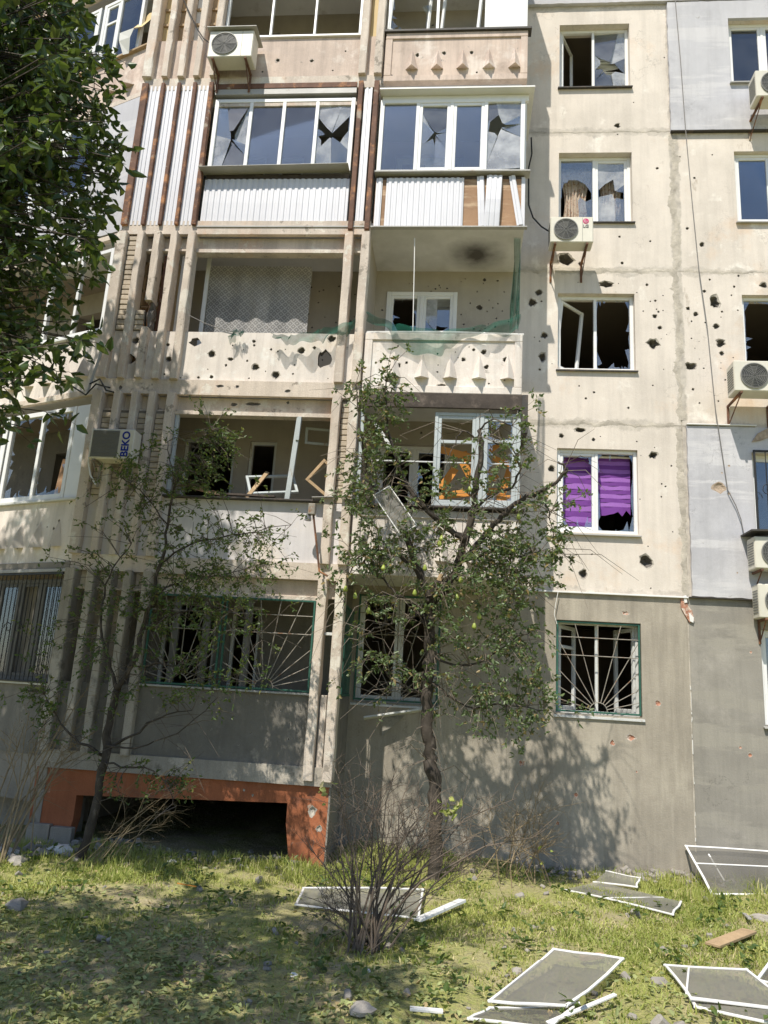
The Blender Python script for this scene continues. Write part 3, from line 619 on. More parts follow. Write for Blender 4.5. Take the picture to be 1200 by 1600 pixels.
# --- slabs, ribs and posts of the balcony stack
RIBS = [(-5.64, -5.48), (-5.30, -5.19), (-5.02, -4.91), (-4.745, -4.635), (-4.46, -4.34)]
POSTS = [(-1.925, -1.795), (-1.665, -1.53)]
ZT = S(6)+2.6
for k in range(1, 7):
    MB(MF).box(-5.62, -1.60, .03, D-B, S(k)-.0, S(k)+.10, .004).build('balcony_slab', m_ceil, bld)
    if k > 1: MB(MF).box(-1.597, .86, .02, D-B, S(k)+.012, S(k)+.112, .004).build('balcony_slab', m_soot if k == 4 else m_ceil, bld)
    # slab edge band, recessed lintel plate and its lower lip over the loggia below
    plate('slab_edge', rect(-5.60, -1.54, S(k)-.13, S(k)+.11), [m_conc if k > 1 else m_conc_shade, m_broken], bld, y0=-.045, th=.075,
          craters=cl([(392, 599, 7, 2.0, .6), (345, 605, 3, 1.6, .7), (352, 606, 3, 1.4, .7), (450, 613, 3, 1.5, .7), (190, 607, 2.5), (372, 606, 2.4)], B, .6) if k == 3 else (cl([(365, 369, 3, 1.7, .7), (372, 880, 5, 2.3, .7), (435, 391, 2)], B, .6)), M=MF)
    if k > 1:
        plate('lintel', rect(-5.5, -1.6, S(k)-.37, S(k)-.128), [m_conc, m_broken], bld, y0=.085, th=.08, craters=cl([(395, 631, 4.2, 2.2, .6), (365, 632, 3, 1.4, .7), (372, 620, 2.4), (450, 629, 2), (500, 622, 2.5), (450, 631, 2)], B+.08, .6) if k == 3 else [], M=MF)
        plate('lintel_lip', rect(-4.34, -1.92, S(k)-.43, S(k)-.37), [m_conc, m_broken], bld, y0=.0, th=.16, M=MF)
        MB(MF).box(-5.48, -4.46, .02, .10, S(k)-.40, S(k)-.36, .006).build('lintel_lip', m_conc, bld)
    top = S(k+1) if k < 6 else ZT
    for i, (a, b) in enumerate(RIBS):
        if k == 4:
            mb = MB(MF).rough(a+.02, b-.03, -.10, -.02, S(4)+.02, S(5)-.02, .003, .3, .006); mb.build('rib', m_rust, bld)
        elif k == 3 and i == 2:
            MB(MF).rough(a, b, -.12, .10, S(3)+.11, 7.52).build('rib', m_conc, bld); MB(MF).rough(a, b, -.12, .10, 7.98, S(4)-.13).build('rib', m_conc, bld)
            MB(MF).rough(a+.035, b+.01, -.03, .09, 7.52, 7.98, .02, .09).build('rib', m_broken, bld)
            for xx in (a+.03, b-.03): MB(MF).tube([(xx, -.06, 7.48), (xx-.02, -.09, 7.72), (xx+.01, -.06, 8.0)], .005, 5).build('reinforcing_bar', m_rust, bld)
        else:
            MB(MF).rough(a, b, -.12, .10, S(k)+.10, top-.12, .005).build('rib', m_conc_shade if k == 1 else m_conc, bld)
    for (a, b) in POSTS:
        if k == 4: MB(MF).rough(a+.03, b-.025, -.10, .0, S(4)-.06, S(5)-.05, .003, .3, .006).build('post', m_rust, bld)
        else: MB(MF).rough(a, b, -.11, .10, S(k)+.10 if k > 1 else S(1)-.06, top-.12, .005).build('post', m_conc, bld)
    # side walls of the loggia
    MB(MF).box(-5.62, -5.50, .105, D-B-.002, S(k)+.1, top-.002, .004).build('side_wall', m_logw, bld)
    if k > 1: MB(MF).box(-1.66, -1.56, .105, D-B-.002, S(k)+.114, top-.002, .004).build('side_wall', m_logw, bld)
MB(MF).box(-5.62, -5.50, .0, D-B-.002, -.4, S(1), .004).build('side_wall', m_slab, bld)

# --- parapets
DROP = None
def drop_mesh():
    me = bpy.data.meshes.new('relief_drop')
    v = [(0, .006, .47), (-.115, .006, .05), (.115, .006, .05), (0, .006, .045), (0, -.16, .01), (-.058, .006, .28), (.058, .006, .28), (0, -.08, .28)]
    f = [[0, 5, 7], [0, 7, 6], [5, 1, 4, 7], [7, 4, 2, 6], [1, 3, 4], [4, 3, 2]]
    me.from_pydata(v, [], f); me.update(); return me
DROPM = {}
def drops(parent, M, us, v, mat, y=0.0, sc=1.0):
    if mat.name not in DROPM: DROPM[mat.name] = drop_mesh(); DROPM[mat.name].materials.append(mat)
    for u in us: link('relief_drop', DROPM[mat.name], parent, M @ T((u, y, v)) @ Matrix.Diagonal((sc, sc, sc, 1)))
def border(parent, M, u0, u1, v0, v1, w, mat, y=-.028, d=.034):
    mb = MB(M); mb.box(u0, u1, y, y+d, v1-w, v1, .008).box(u0, u1, y, y+d, v0, v0+w, .008).box(u0, u0+w, y+.001, y+d, v0+w, v1-w, .008).box(u1-w, u1, y+.001, y+d, v0+w, v1-w, .008)
    mb.build('raised_border', mat, parent)
def craterbits(u0, u1, v0, v1, n, r0, r1): return [(random.uniform(u0, u1), random.uniform(v0, v1), random.uniform(r0, r1), .012) for _ in range(n)]
# left loggias
L3 = [(305, 535, 7, 1.15, .85), (331, 553, 5.5), (329, 566, 6.5), (340, 548, 2), (360, 561, 3.6, 1.2, .8), (353, 571, 2), (399, 574, 5.5), (431, 586, 6), (471, 548, 5), (506, 561, 11, .9, 1.1), (518, 530, 5.5), (350, 569, 2.4), (434, 549, 1.6), (460, 570, 1.2), (310, 590, 2), (263, 561, 4.6), (212, 532, 5), (203, 561, 6.5), (188, 567, 2)]
L3 += [(random.Random(i).uniform(200, 545), random.Random(i+90).uniform(530, 596), random.Random(i+50).choice((1, 1.3, 1.8, 2.6))) for i in range(34)]; cc = cl(L3, B); cc = [(c[0], c[1], c[2], c[3], i in (0, 9, 17), c[5], c[6]) for i, c in enumerate(cc)]
plate('parapet', rect(-5.58, -1.55, S(3)+.112, S(3)+.93), [m_parw, m_broken, m_chip], bld, y0=0, th=.085, craters=cc, M=MF)
pr2 = plate('parapet', rect(-5.58, -1.55, S(2)+.112, S(2)+1.0), [m_parl, m_broken, m_chip], bld, y0=.0, th=.085, craters=cl([(280, 826, 5), (300, 850, 2), (240, 820, 2.5)], B), M=MF)
MB(MF).box(-4.36, -1.9, -.10, .10, S(2)+1.002, S(2)+1.026, .004).build('parapet_cap', m_dkflash, bld)
MB(MF).bar((-2.1, -.12, S(2)+1.05), (-1.50, -.16, S(2)+1.075), .07, .012, (0, 0, 1)).build('parapet_cap', m_flash, bld)
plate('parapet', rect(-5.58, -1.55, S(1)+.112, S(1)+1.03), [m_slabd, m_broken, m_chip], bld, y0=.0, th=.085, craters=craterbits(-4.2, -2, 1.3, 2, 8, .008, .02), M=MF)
MB(MF).box(-4.34, -1.92, -.06, .10, S(1)+1.032, S(1)+1.06, .004).build('parapet_cap', m_flash, bld)
plate('parapet', rect(-5.58, -1.55, S(5)+.112, S(5)+.93), [m_parp, m_broken, m_chip], bld, y0=0, th=.085, craters=cl([(434, 94, 3), (487, 95, 3), (410, 112, 1.6), (520, 110, 1.4), (540, 80, 1.5)], B), M=MF)
MB(MF).box(-4.34, -1.93, -.04, .10, S(5)+.932, S(5)+.965, .004).build('parapet_cap', m_alu, bld)
plate('parapet', rect(-5.58, -1.55, S(6)+.112, S(6)+.95), [m_parp, m_broken, m_chip], bld, y0=0, th=.085, M=MF)
# pale infill slip between the two posts on the ground storey
MB(MF).box(-1.775, -1.69, -.02, .07, S(1)+.10, S(1)+1.05, .006).build('infill_slip', m_conc, bld)
MB(MF).box(-1.79, -1.67, -.02, .05, S(1)+1.86, S(1)+1.90, .004).build('infill_slip', m_wood, bld)
# right balconies: parapets with five pointed drops
US = [-1.04, -.62, -.20, .23, .65]
for k, mat in ((2, m_parw), (3, m_parw), (5, m_parp), (6, m_parp)):
    z0, z1 = S(k)-.02, S(k)+.94
    cr = cl([(621, 571, 4.6), (700, 578, 4.2), (724, 562, 3.2), (760, 574, 3.6), (756, 550, 4), (790, 562, 4), (640, 548, 2), (690, 602, 4, 1.6, .5)]+[(random.uniform(595, 805), random.uniform(540, 605), random.choice((1, 1.5, 2.2))) for _ in range(16)], B-.02) if k == 3 else (cl([(652, 86, 3), (694, 83, 3), (737, 82, 3), (745, 113, 1.6), (612, 118, 1.6), (690, 108, 1.2)], B-.02) if k == 5 else [])
    pr = plate('parapet', rect(-1.50, .86, z0, z1), [mat, m_broken, m_chip], bld, y0=-.02, th=.09, craters=cr, M=MF)
    border(pr, MF, -1.50, .86, z0, z1, .115, mat, -.046, .03)
    drops(pr, MF, US, z0+.20, mat, -.02, 1.0 if k != 5 else .95)
    MB(MF).box(.785, .855, .075, D-B-.002, z0+.01, z1-.01, .006).build('side_parapet', mat, bld)
    if k == 5: MB(MF).box(-1.53, .92, -.085, .10, z1+.002, z1+.045, .004).build('parapet_cap', m_dkflash, bld)
    if k == 3: MB(MF).tube([(-1.5, .02, z1+.035), (-.3, .0, z1+.045), (.88, .02, z1+.03)], .018, 6).build('handrail', m_alu, bld)
    if k == 2:
        MB(MF).box(-1.53, .92, -.13, .12, z1+.03, z1+.06, .004).build('parapet_cap', m_dkflash, bld); MB(MF).box(-1.5, .86, -.022, .06, z1+.002, z1+.028, .004).build('sill_board', m_darkwood, bld)
# --- F4: glazed and clad with corrugated steel
def corr(name, M, u0, u1, v0, v1, y, pitch=.095, dep=.012, mat=None, parent=None, tilt=0.0, bow=0.0):
    mb = MB(M if not tilt else M @ T((u0, 0, v1)) @ Matrix.Rotation(math.radians(tilt), 4, 'Y') @ T((-u0, 0, -v1)))
    xs = []; u = u0; i = 0
    while u < u1-1e-4:
        for dx, dy in ((0, 0), (.30, 0), (.42, -1), (.88, -1)):
            if u+dx*pitch <= u1: xs.append((u+dx*pitch, dy*dep))
        u += pitch
    xs.append((u1, 0)); n = len(xs); nz = 4; vs = []; fs = []
    for j in range(nz+1):
        z = v0+(v1-v0)*j/nz; bw = bow*math.sin(math.pi*j/nz)
        vs += [(x, y+dy-bw, z) for x, dy in xs]
    for j in range(nz): fs += [[j*n+i, j*n+i+1, (j+1)*n+i+1, (j+1)*n+i] for i in range(n-1)]
    o = len(vs); vs += [(x, yy+.003, z) for x, yy, z in vs]; fs += [[b+o for b in f[::-1]] for f in fs]
    mb.add(vs, fs); return mb.build(name, mat or m_cor, parent or bld)
z4 = S(4)
corr('corrugated_sheet', MF, -4.33, -1.93, z4+.02, z4+.90, -.01, .098, bow=.006)
for i in range(4): corr('corrugated_sheet', MF, RIBS[i][1]-.03, RIBS[i+1][0]+.02, z4+.03, S(5)-.05, -.035+random.uniform(-.008, .004), .07)
corr('corrugated_sheet', MF, -1.80, -1.665, z4+.03, S(5)-.06, -.03, .07)
MB(MF).box(-1.51, .82, .0, .03, z4+.04, z4+.89, .003).build('plywood_backing', m_ply, bld)
corr('corrugated_sheet', MF, -1.335, -.10, z4+.03, z4+.90, -.02, .09)
corr('corrugated_sheet', MF, -1.50, -1.40, z4+.03, z4+.90, -.02, .09)
corr('corrugated_sheet', MF, .10, .21, z4+.03, z4+.92, -.025, .11, tilt=-3, bow=.02)
corr('corrugated_sheet', MF, .26, .50, z4+.02, z4+.93, -.045, .08, tilt=2, bow=.035)
corr('corrugated_sheet', MF, .60, .70, z4+.03, z4+.92, -.03, .10, tilt=-9)
MB(MF).box(.80, .86, -.01, D-B-.05, z4+.02, z4+.92, .004).build('side_cladding', m_cor, bld)
MB(MF).box(-4.36, -1.50, -.06, .02, z4-.01, z4+.018, .003).build('flashing', m_flash, bld)
MB(MF).box(-1.50, .90, -.06, .02, z4-.005, z4+.018, .003).build('flashing', m_flash, bld)
# sill flashings, the left one bent down towards the rib
MB(MF).bar((-4.40, -.10, z4+1.00), (-1.95, -.10, z4+1.045), .22, .012, (0, 0, 1)).build('sill_flashing', m_flash, bld)
MB(MF).box(-4.33, -1.95, .0, .09, z4+.90, z4+1.0, .004).build('sill_board', m_darkwood, bld)
MB(MF).box(-1.53, .93, -.11, .08, z4+.955, z4+.985, .004).build('sill_flashing', m_flash, bld)
MB(MF).box(-1.50, .84, .0, .09, z4+.89, z4+.953, .004).build('sill_board', m_darkwood, bld)
MB(MF).box(-4.34, -1.93, -.05, .14, S(5)-.24, S(5)-.13, .004).build('head_flashing', m_flash, bld)
MB(MF).box(-4.34, -1.93, -.06, .04, S(5)-.128, S(5)-.03, .004).build('head_beam', m_rust, bld)
hd = MB(MF); hd.prism([(-1.53, S(5)-.26), (.98, S(5)-.26), (.98, S(5)-.235), (-1.53, S(5)-.235)], -.14, 1.1); hd.build('canopy_sheet', m_alu, bld)
MB(MF).box(-1.5, .90, .02, .09, S(5)-.38, S(5)-.262, .004).build('head_board', m_pvc, bld)
window(MF, -4.33, -1.94, z4+1.05, z4+2.46, -.01, [dict(glass='hole', par=(.5, .45, .22), sash=False), dict(sash=False), dict(sash=False), dict(glass='hole', par=(.45, .5, .45), sash=False)], t=.07, label='four-light glazing, outer panes shattered')
window(MF, -1.52, .84, z4+1.0, z4+2.40, -.01, [dict(glass='ok', sash=False), dict(glass='hole', par=(.55, .55, .42)), dict(), dict(glass='hole', par=(.4, .65, .18), sash=False)], t=.07, label='four-light glazing, two panes broken')
window(MF @ T((.85, .07, 0)) @ Matrix.Rotation(math.radians(90), 4, 'Z'), .0, 1.15, z4+1.0, z4+2.40, -.02, [dict(sash=False), dict(sash=False)], t=.06)
# --- F5 glazing
window(MF, -4.33, -1.94, S(5)+.97, S(6)-.45, .0, [dict(glass='none', sash=False), dict(glass='none', sash=False), dict(glass='none', sash=False)], t=.045, label='empty three-light glazing, no glass left')
window(MF, -1.50, .20, S(5)+1.0, S(6)-.3, .0, [dict(glass='shards', open=30, hinge='L', drop=3), dict(glass='none', w=1.0, open=25, hinge='R', drop=4)], t=.06)
MB(MF).box(.20, .85, -.02, .04, S(5)+.99, S(6)-.3, .006).build('white_infill_panel', m_pvc, bld)
MB(MF).box(.80, .85, .05, D-B-.02, S(5)+.99, S(6)-.3, .006).build('white_infill_panel', m_pvc, bld)
MB(MF).box(-1.79, -1.67, .03, .06, S(5)+.94, S(6)-.14, .003).build('timber_infill', m_yel, bld)
for i in range(4):
    MB(MF).box(RIBS[i][1]+.002, RIBS[i+1][0]-.002, .08, .10, S(5)+.95, S(6)-.42, .003).build('timber_infill', (m_yel, m_rawwood, m_white, m_rawwood)[i], bld)
    for zz in (S(5)+1.3, S(5)+1.62): MB(MF).box(RIBS[i][1]+.002, RIBS[i+1][0]-.002, .05, .078, zz, zz+.05, .003).build('timber_rail', m_rawwood, bld)

# --- brick infill: F2 between all ribs and between the posts, F3 between the first two ribs
def mkbrick(w, mat=None):
    me = MB().box(-w/2, w/2, 0, .09, 0, .075, .007).mesh('brick', mat or m_brick); return me
BR = {}
def bricks(u0, u1, v0, v1, y, ragged=0):
    w = round(u1-u0-.014, 3)
    if w not in BR: BR[w] = mkbrick(w)
    g = MB(MF).box(u0+.001, u1-.001, y+.018, y+.09, v0, v1-(.02 if ragged else 0), .002).build('brick_infill', m_mortar, bld)
    z = v0+.01; i = 0
    while z+.075 < v1:
        if not (ragged and z > v1-ragged and random.random() < .5):
            link('brick', BR[w], g, MF @ T(((u0+u1)/2+random.uniform(-.003, .003), y+random.uniform(-.006, .006), z)) @ Matrix.Rotation(random.uniform(-.02, .02), 4, 'Z'))
        z += .087; i += 1
for i in range(4): bricks(RIBS[i][1]+.003, RIBS[i+1][0]-.003, S(2)+1.002, S(3)-.40, -.035)
bricks(POSTS[0][1]+.003, POSTS[1][0]-.003, S(2)+1.002, S(3)-.14, .0)
bricks(RIBS[0][1]+.003, RIBS[1][0]-.003, S(3)+.932, S(4)-.15, -.035); bricks(RIBS[1][1]+.003, RIBS[2][0]-.003, S(3)+.932, S(3)+1.28, -.035, .1)
# --- F1 grilles of the loggia, inner uprights and side grille
grille(MF, -4.32, -3.26, S(1)+1.07, S(2)-.42, -.03, rods=11, frame=m_green); grille(MF, -3.22, -1.94, S(1)+1.07, S(2)-.42, -.03, rods=12, frame=m_green)
for x in (-4.0, -3.55, -2.95): MB(MF).box(x, x+.10, .03, .09, S(1)+1.06, S(2)-.43, .005).build('mullion', m_oldgrey, bld)
gs = MB().box(-1.575, -1.545, B+.11, D-.02, S(1)+1.05, S(1)+1.08).box(-1.575, -1.545, B+.11, D-.02, S(2)-.45, S(2)-.42).build('window_grille', m_green, bld)
for i in range(9): MB().tube([(-1.56, B+.14+i*.135, S(1)+1.08), (-1.56, B+.14+i*.135, S(2)-.45)], .008, 5).build('rod', m_green, gs)
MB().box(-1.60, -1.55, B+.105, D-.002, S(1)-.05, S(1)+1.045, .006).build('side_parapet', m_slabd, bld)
# --- red plinth with a low opening, dark void behind
ol = [(-5.66, -.4), (-5.18, -.4), (-5.04, .28), (-5.04, .60), (-2.12, .70), (-2.12, .45), (-1.98, -.4), (-1.56, -.4), (-1.56, S(1)-.135), (-5.66, S(1)-.135)]
plate('plinth', ol, [m_red, m_chip, m_chip], bld, y0=.012, th=.22, craters=cl([(488, 1268, 6, .9, 1.2), (498, 1295, 4)], B, .5)+craterbits(-5, -1.7, .72, .92, 4, .01, .02), M=MF)
MB(MF).box(-1.575, -1.548, .0, .24, -.4, S(1)-.14, .006).build('plinth_corner', m_slab, bld)
MB(MF).box(-5.66, -1.56, .235, D-B-.002, S(1)-.2, S(1)-.05, .004).build('plinth_soffit', m_slab, bld)
MB(MF).box(-1.60, -1.575, .245, D-B-.002, -.4, S(1)-.05, .004).build('plinth_side', m_slab, bld)
bl = MB(MF).box(-5.62, -5.30, -.10, .0, -.2, .22, .008).box(-5.28, -4.98, -.11, .0, -.2, .2, .008).build('foundation_block', m_slab, bld)
# --- F2 right balcony: pale blue timber glazing, open on its left, plank fascia above
MB(MF).box(-1.50, .90, -.07, -.03, S(3)-.26, S(3)-.03, .006).build('fascia_board', m_darkwood, bld)
MB().box(.86, .95, B-.08, D-.25, S(3)-.62, S(3)-.03, .006).build('fascia_board', m_dkflash, bld)
window(MF, -.39, .26, S(2)+1.02, S(3)-.30, .0, [dict(glass='none', st=.05, transom=.7)], t=.05, mat=m_blwood)
window(MF, .27, .86, S(2)+1.02, S(3)-.30, .0, [dict(glass='shards', st=.06, transom=.72)], t=.06, mat=m_blwood)
MB(MF).box(-1.50, -1.44, .0, .06, S(2)+1.0, S(3)-.28, .004).build('mullion', m_blwood, bld)
MB(MF).bar((-1.30, .05, S(3)-.45), (-.95, .10, S(3)-.95), .05, .03).build('mullion', m_pvc, bld)
MB(MF).box(-1.5, .86, .10, .13, S(3)-1.05, S(3)-1.03, .003).build('rail', m_wood, bld)
# --- F2 left loggia: one leaning upright left of its glazing
MB(MF).bar((-2.50, .03, S(2)+1.02), (-2.42, .03, S(3)-.42), .075, .05).build('mullion', m_blwood, bld)
MB(MF).bar((-2.42, .0, S(3)-.8), (-2.41, .0, S(3)-.43), .05, .03).build('mullion', m_blwood, bld)
MB(MF).box(-4.335, -4.28, .02, .08, S(2)+1.02, S(3)-.42, .004).build('mullion', m_blwood, bld)
# F3 loggia: dark upright and frame between the ribs
for x in (-4.90, -4.60): MB(MF).box(x, x+.05, .12, .16, S(3)+.94, S(4)-.42, .004).build('mullion', m_rust if x < -4.7 else m_wood, bld)
MB(MF).box(-4.31, -4.25, .45, .5, S(3)+.2, S(4)-.05, .004).build('mullion', m_pvc, bld)

# --- the wing standing at an angle to the left
WL = -5.2
for k in range(1, 7):
    z0, top = S(k), (S(k+1) if k < 6 else ZT)
    MB(MW).box(WL, -.02, .03, 1.3, z0+.0, z0+.12, .004).build('balcony_slab', m_ceil, bld)
    if k > 1: MB(MW).box(WL, -.03, -.03, .05, z0-.10, z0+.0, .006).build('slab_edge', m_slab if k == 2 else m_conc, bld)
    cr = craterbits(-3, -.3, z0+.2, z0+.8, 6, .01, .03)
    if k == 4:
        plate('insulation_panel', rect(-1.0, -.02, z0+.02, S(5)-.12), [m_lav, m_tan], bld, y0=-.04, th=.1, craters=[], M=MW)
        plate('insulation_panel', rect(WL, -1.002, z0+.02, z0+1.0), [m_lav, m_tan], bld, y0=-.04, th=.1, craters=cr, M=MW)
        window(MW, -3.4, -1.05, z0+1.02, S(5)-.15, .0, [dict(), dict(glass='hole'), dict()], t=.07)
    else:
        mt = {1: m_slabd, 2: m_parw, 3: m_parw, 5: m_parp, 6: m_parp}[k]
        pr = plate('parapet', rect(WL, -.02, z0+.0, z0+.95), [mt, m_broken, m_chip], bld, y0=0, th=.09, craters=cr, M=MW)
        if k > 1: drops(pr, MW, [-.42-.42*i for i in range(10)], z0+.20, mt, 0)
        MB(MW).box(WL, -.02, -.06, .12, z0+.952, z0+.99, .004).build('sill_board', m_rawwood if k == 5 else m_wood, bld)
        # no glazing built where the tree hides it
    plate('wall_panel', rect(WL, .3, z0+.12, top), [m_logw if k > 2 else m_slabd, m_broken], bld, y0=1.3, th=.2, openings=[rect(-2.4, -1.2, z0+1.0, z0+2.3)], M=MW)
    MB(MW).box(-.03, .02, .0, 1.3, z0+.1, top, .004).build('side_wall', m_lav if k == 4 else m_conc, bld)
window(MW, -1.42, -.36, S(5)+1.0, S(6)-.35, -.01, [dict(w=.75, transom=.68, sash=True), dict(w=1.1, sash=False)], t=.07)
window(MW, -3.6, -1.5, S(5)+1.0, S(6)-.35, -.01, [dict(), dict(), dict()], t=.07)
window(MW, -1.95, -.42, S(2)+1.0, S(3)-.25, -.02, [dict(glass='shards', sash=False), dict(glass='shards', sash=False, w=.95)], t=.08, label='white frame leaning out of square, glass gone')
MB(MW).box(-.42, -.10, -.01, .05, S(2)+1.0, S(3)-.25, .005).build('white_infill_panel', m_pvc, bld)
window(MW, -3.6, -2.0, S(2)+1.0, S(3)-.25, -.02, [dict(glass='shards'), dict(glass='none')], t=.08)
window(MW, -1.6, -.15, S(3)+1.0, S(4)-.25, -.01, [dict(glass='none', sash=False), dict(glass='none', sash=False)], t=.07)
gw = MB(MW).box(-1.62, -.05, -.10, -.07, S(1)+.98, S(1)+1.01).box(-1.62, -.05, -.10, -.07, S(2)-.2, S(2)-.17).build('window_grille', m_black, bld)
for i in range(17): MB(MW).tube([(-1.58+i*.093, -.085, S(1)+1.0), (-1.58+i*.093, -.085, S(2)-.18)], .007, 5).build('rod', m_black, gw)
for s_ in (-1, 1):
    sp = [(-.95+s_*.11+s_*.10*(1-a/8)*math.cos(a), -.10, S(1)+1.75+.10*(1-a/8)*math.sin(a)) for a in [j*.5 for j in range(15)]]; MB(MW).tube(sp, .007, 5).build('rod', m_black, gw)
MB(MW).box(-1.7, -.02, -.09, .03, S(2)-.16, S(2)-.11, .004).build('flashing', m_flash, bld)
window(MW, -1.6, -.1, S(1)+1.0, S(2)-.25, .02, [dict(glass='ok'), dict(glass='none'), dict(glass='ok')], t=.06, mat=m_oldgrey)
plate('plinth', rect(WL, -.02, S(1)-.62, S(1)-.002), [m_slab, m_broken], bld, y0=.02, th=.2, M=MW)
MB(MW).box(WL, -.02, .7, .9, -.4, S(1)-.63, .004).build('plinth_rear', m_slab, bld)
MB(MW).box(WL-.25, WL-.02, 0, 1.5, -.4, ZT, .004).build('side_wall', m_conc, bld)
# ------------------------------------------------------------------ things on and in the building
m_dark2 = surf('dark_grey_plastic', (.06, .06, .06), rough=.5, var=.1, bump=0)
def text_mesh(s, size, mat, depth=.002):
    cu = bpy.data.curves.new('lettering', 'FONT'); cu.body = s; cu.size = size; cu.extrude = depth; cu.offset = size*.03; cu.align_x = 'CENTER'; cu.align_y = 'CENTER'
    o = bpy.data.objects.new('tmp', cu); COL.objects.link(o); dg = bpy.context.evaluated_depsgraph_get(); me = bpy.data.meshes.new_from_object(o.evaluated_get(dg))
    bpy.data.objects.remove(o); me.materials.clear(); me.materials.append(mat); me.name = 'lettering'; return me
def air_conditioner(label, M, w=.72, h=.50, d=.27, fan='round', brackets=True, gap=.06, hood=False, side=True):
    """local origin: lower left corner at the wall face; y negative is outwards"""
    ac = tag(link('air_conditioner', None, None, M), label, 'air conditioner', 'air conditioner units on the facade')
    y0, y1 = -gap-d, -gap
    c = MB(M).box(0, w, y0, y1, 0, h, .014).build('casing', m_acw, ac)
    if fan == 'round':
        r = h*.40; cu, cv = w*.36, h*.5; n = 28
        fr = MB(M); ring = lambda q, y: [(cu+q*math.cos(2*math.pi*i/n), y, cv+q*math.sin(2*math.pi*i/n)) for i in range(n)]
        fr.add(ring(r, y0-.002)+[(cu, y0-.002, cv)], [[i, (i+1) % n, n] for i in range(n)]); fr.build('fan_opening', m_fan, ac)
        g = MB(M)
        for q in [r*(i+1)/8 for i in range(8)]: g.tube(ring(q, y0-.012)+[ring(q, y0-.012)[0]], .0032 if q < r*.99 else .011, 4, cap=False)
        for i in range(10): a = math.pi*2*i/10; g.tube([(cu+.03*math.cos(a), y0-.012, cv+.03*math.sin(a)), (cu+r*math.cos(a), y0-.012, cv+r*math.sin(a))], .003, 4)
        g.build('fan_grille', m_acg, ac)
        bl_ = MB(M)
        for i in range(3):
            a = 2*math.pi*i/3+.4; e = a+.9; pts = [(cu+.03*math.cos(a), y0-.004, cv+.03*math.sin(a))]+[(cu+r*.9*math.cos(a+q*.9), y0-.004, cv+r*.9*math.sin(a+q*.9)) for q in (0, .33, .66, 1)]
            bl_.add(pts, [[0, 1, 2, 3, 4]])
        bl_.build('fan_blade', m_dark2, ac)
        MB(M).box(w*.745, w*.752, y0-.003, y0, .02, h-.02, .001).build('seam', m_acg, ac)
    else:
        MB(M).box(w*.05, w*.66, y0-.004, y0-.001, h*.06, h*.94, .001).build('fan_opening', m_acg, ac); g = MB(M)
        for i in range(18): g.box(w*.05, w*.66, y0-.012, y0-.005, h*(.07+.048*i), h*(.07+.048*i)+.008, .002)
        g.build('fan_grille', m_acg, ac)
    if side:
        s = MB(M)
        for i in range(9): s.box(-.006, .0, y0+.04, y1-.04, h*(.15+.08*i), h*(.15+.08*i)+.014, .001)
        s.build('side_louvre', m_acg, ac)
    if brackets:
        for u in (w*.12, w*.86):
            b = MB(M); b.box(u-.018, u+.018, y0+.0, 0, -.034, -.002, .003).box(u-.018, u+.018, -.02, .0, -.36, -.036, .003); b.bar((u, y0+.03, -.034), (u, -.012, -.33), .024, .012, (1, 0, 0)); b.build('bracket', m_rust if fan == 'round' else m_iron, ac)
    if hood: MB(M).prism([(-.06, h+.06), (w+.06, h+.10), (w+.06, h+.125), (-.06, h+.085)], y0-.08, .0).build('hood', m_dkflash, ac)
    return ac
ac1 = air_conditioner('white air conditioner with pink emblem below the curtained fourth-storey window', MA @ T((1.33, 0, 9.50)), .69, .47, .28, gap=.36)
M1 = MA @ T((1.33+.57, -.36-.28-.002, 9.50))
n_ = 24; em = MB(M1); em.add([(.048*math.cos(2*math.pi*i/n_), -.002, .385+.048*math.sin(2*math.pi*i/n_)) for i in range(n_)]+[(0, -.002, .385)], [[i, (i+1) % n_, n_] for i in range(n_)]); em.build('emblem', m_pink, ac1)
ring_ = [(.028*math.cos(a), -.004, .385+.028*math.sin(a)) for a in [math.pi*(.55+i*.115) for i in range(13)]]
MB(M1).tube(ring_+[(.010, -.004, .385)], .0035, 4).build('emblem', m_white, ac1); MB(M1).tube([(-.004, -.004, .398), (-.004, -.004, .372), (.006, -.004, .372)], .003, 4).build('emblem', m_white, ac1)
MB(M1).tube([(-.018, -.004, .398), (-.0175, -.004, .394)], .004, 5).build('emblem', m_white, ac1)
link('lettering', text_mesh('LG', .075, m_gtext), ac1, M1 @ T((0, -.002, .29)) @ Matrix.Rotation(math.radians(90), 4, 'X'))
air_conditioner('white air conditioner on the cream wall under the right-hand empty third-storey window', MA @ T((4.12, 0, 6.98)), .82, .50, .32, gap=.30)
p_ = P(1180, 155, D-.55); air_conditioner('air conditioner mounted on the lavender wall beside the fifth-storey window', MA @ T((p_.x, 0, p_.z)), .80, .52, .32, gap=.3)
p_ = P(1180, 888, D-.4); ach = air_conditioner('air conditioner sheltered by a dark sheet metal hood over the grey ground storey', MA @ T((p_.x, 0, p_.z)), .8, .48, .30, gap=.12, hood=True)
p_ = P(1187, 965, D-.3); air_conditioner('air conditioner hung directly beneath the hooded one', MA @ T((p_.x, 0, p_.z)), .8, .50, .26, gap=.05)
ac5 = air_conditioner('air conditioner hung on the fifth-storey loggia parapet beside the ribs', MF @ T((-4.40, -.06, 12.22)), .75, .52, .30, gap=.08)
MB(MF).box(-4.44, -3.60, -.50, -.05, 12.76, 12.775, .002).build('cover_sheet', m_flash, ac5)
acb = air_conditioner('louvred air conditioner with upright blue lettering on the ribs of the second storey', MF @ T((-5.40, -.13, 5.27)), .66, .46, .25, fan='louvre', gap=.03, side=False)
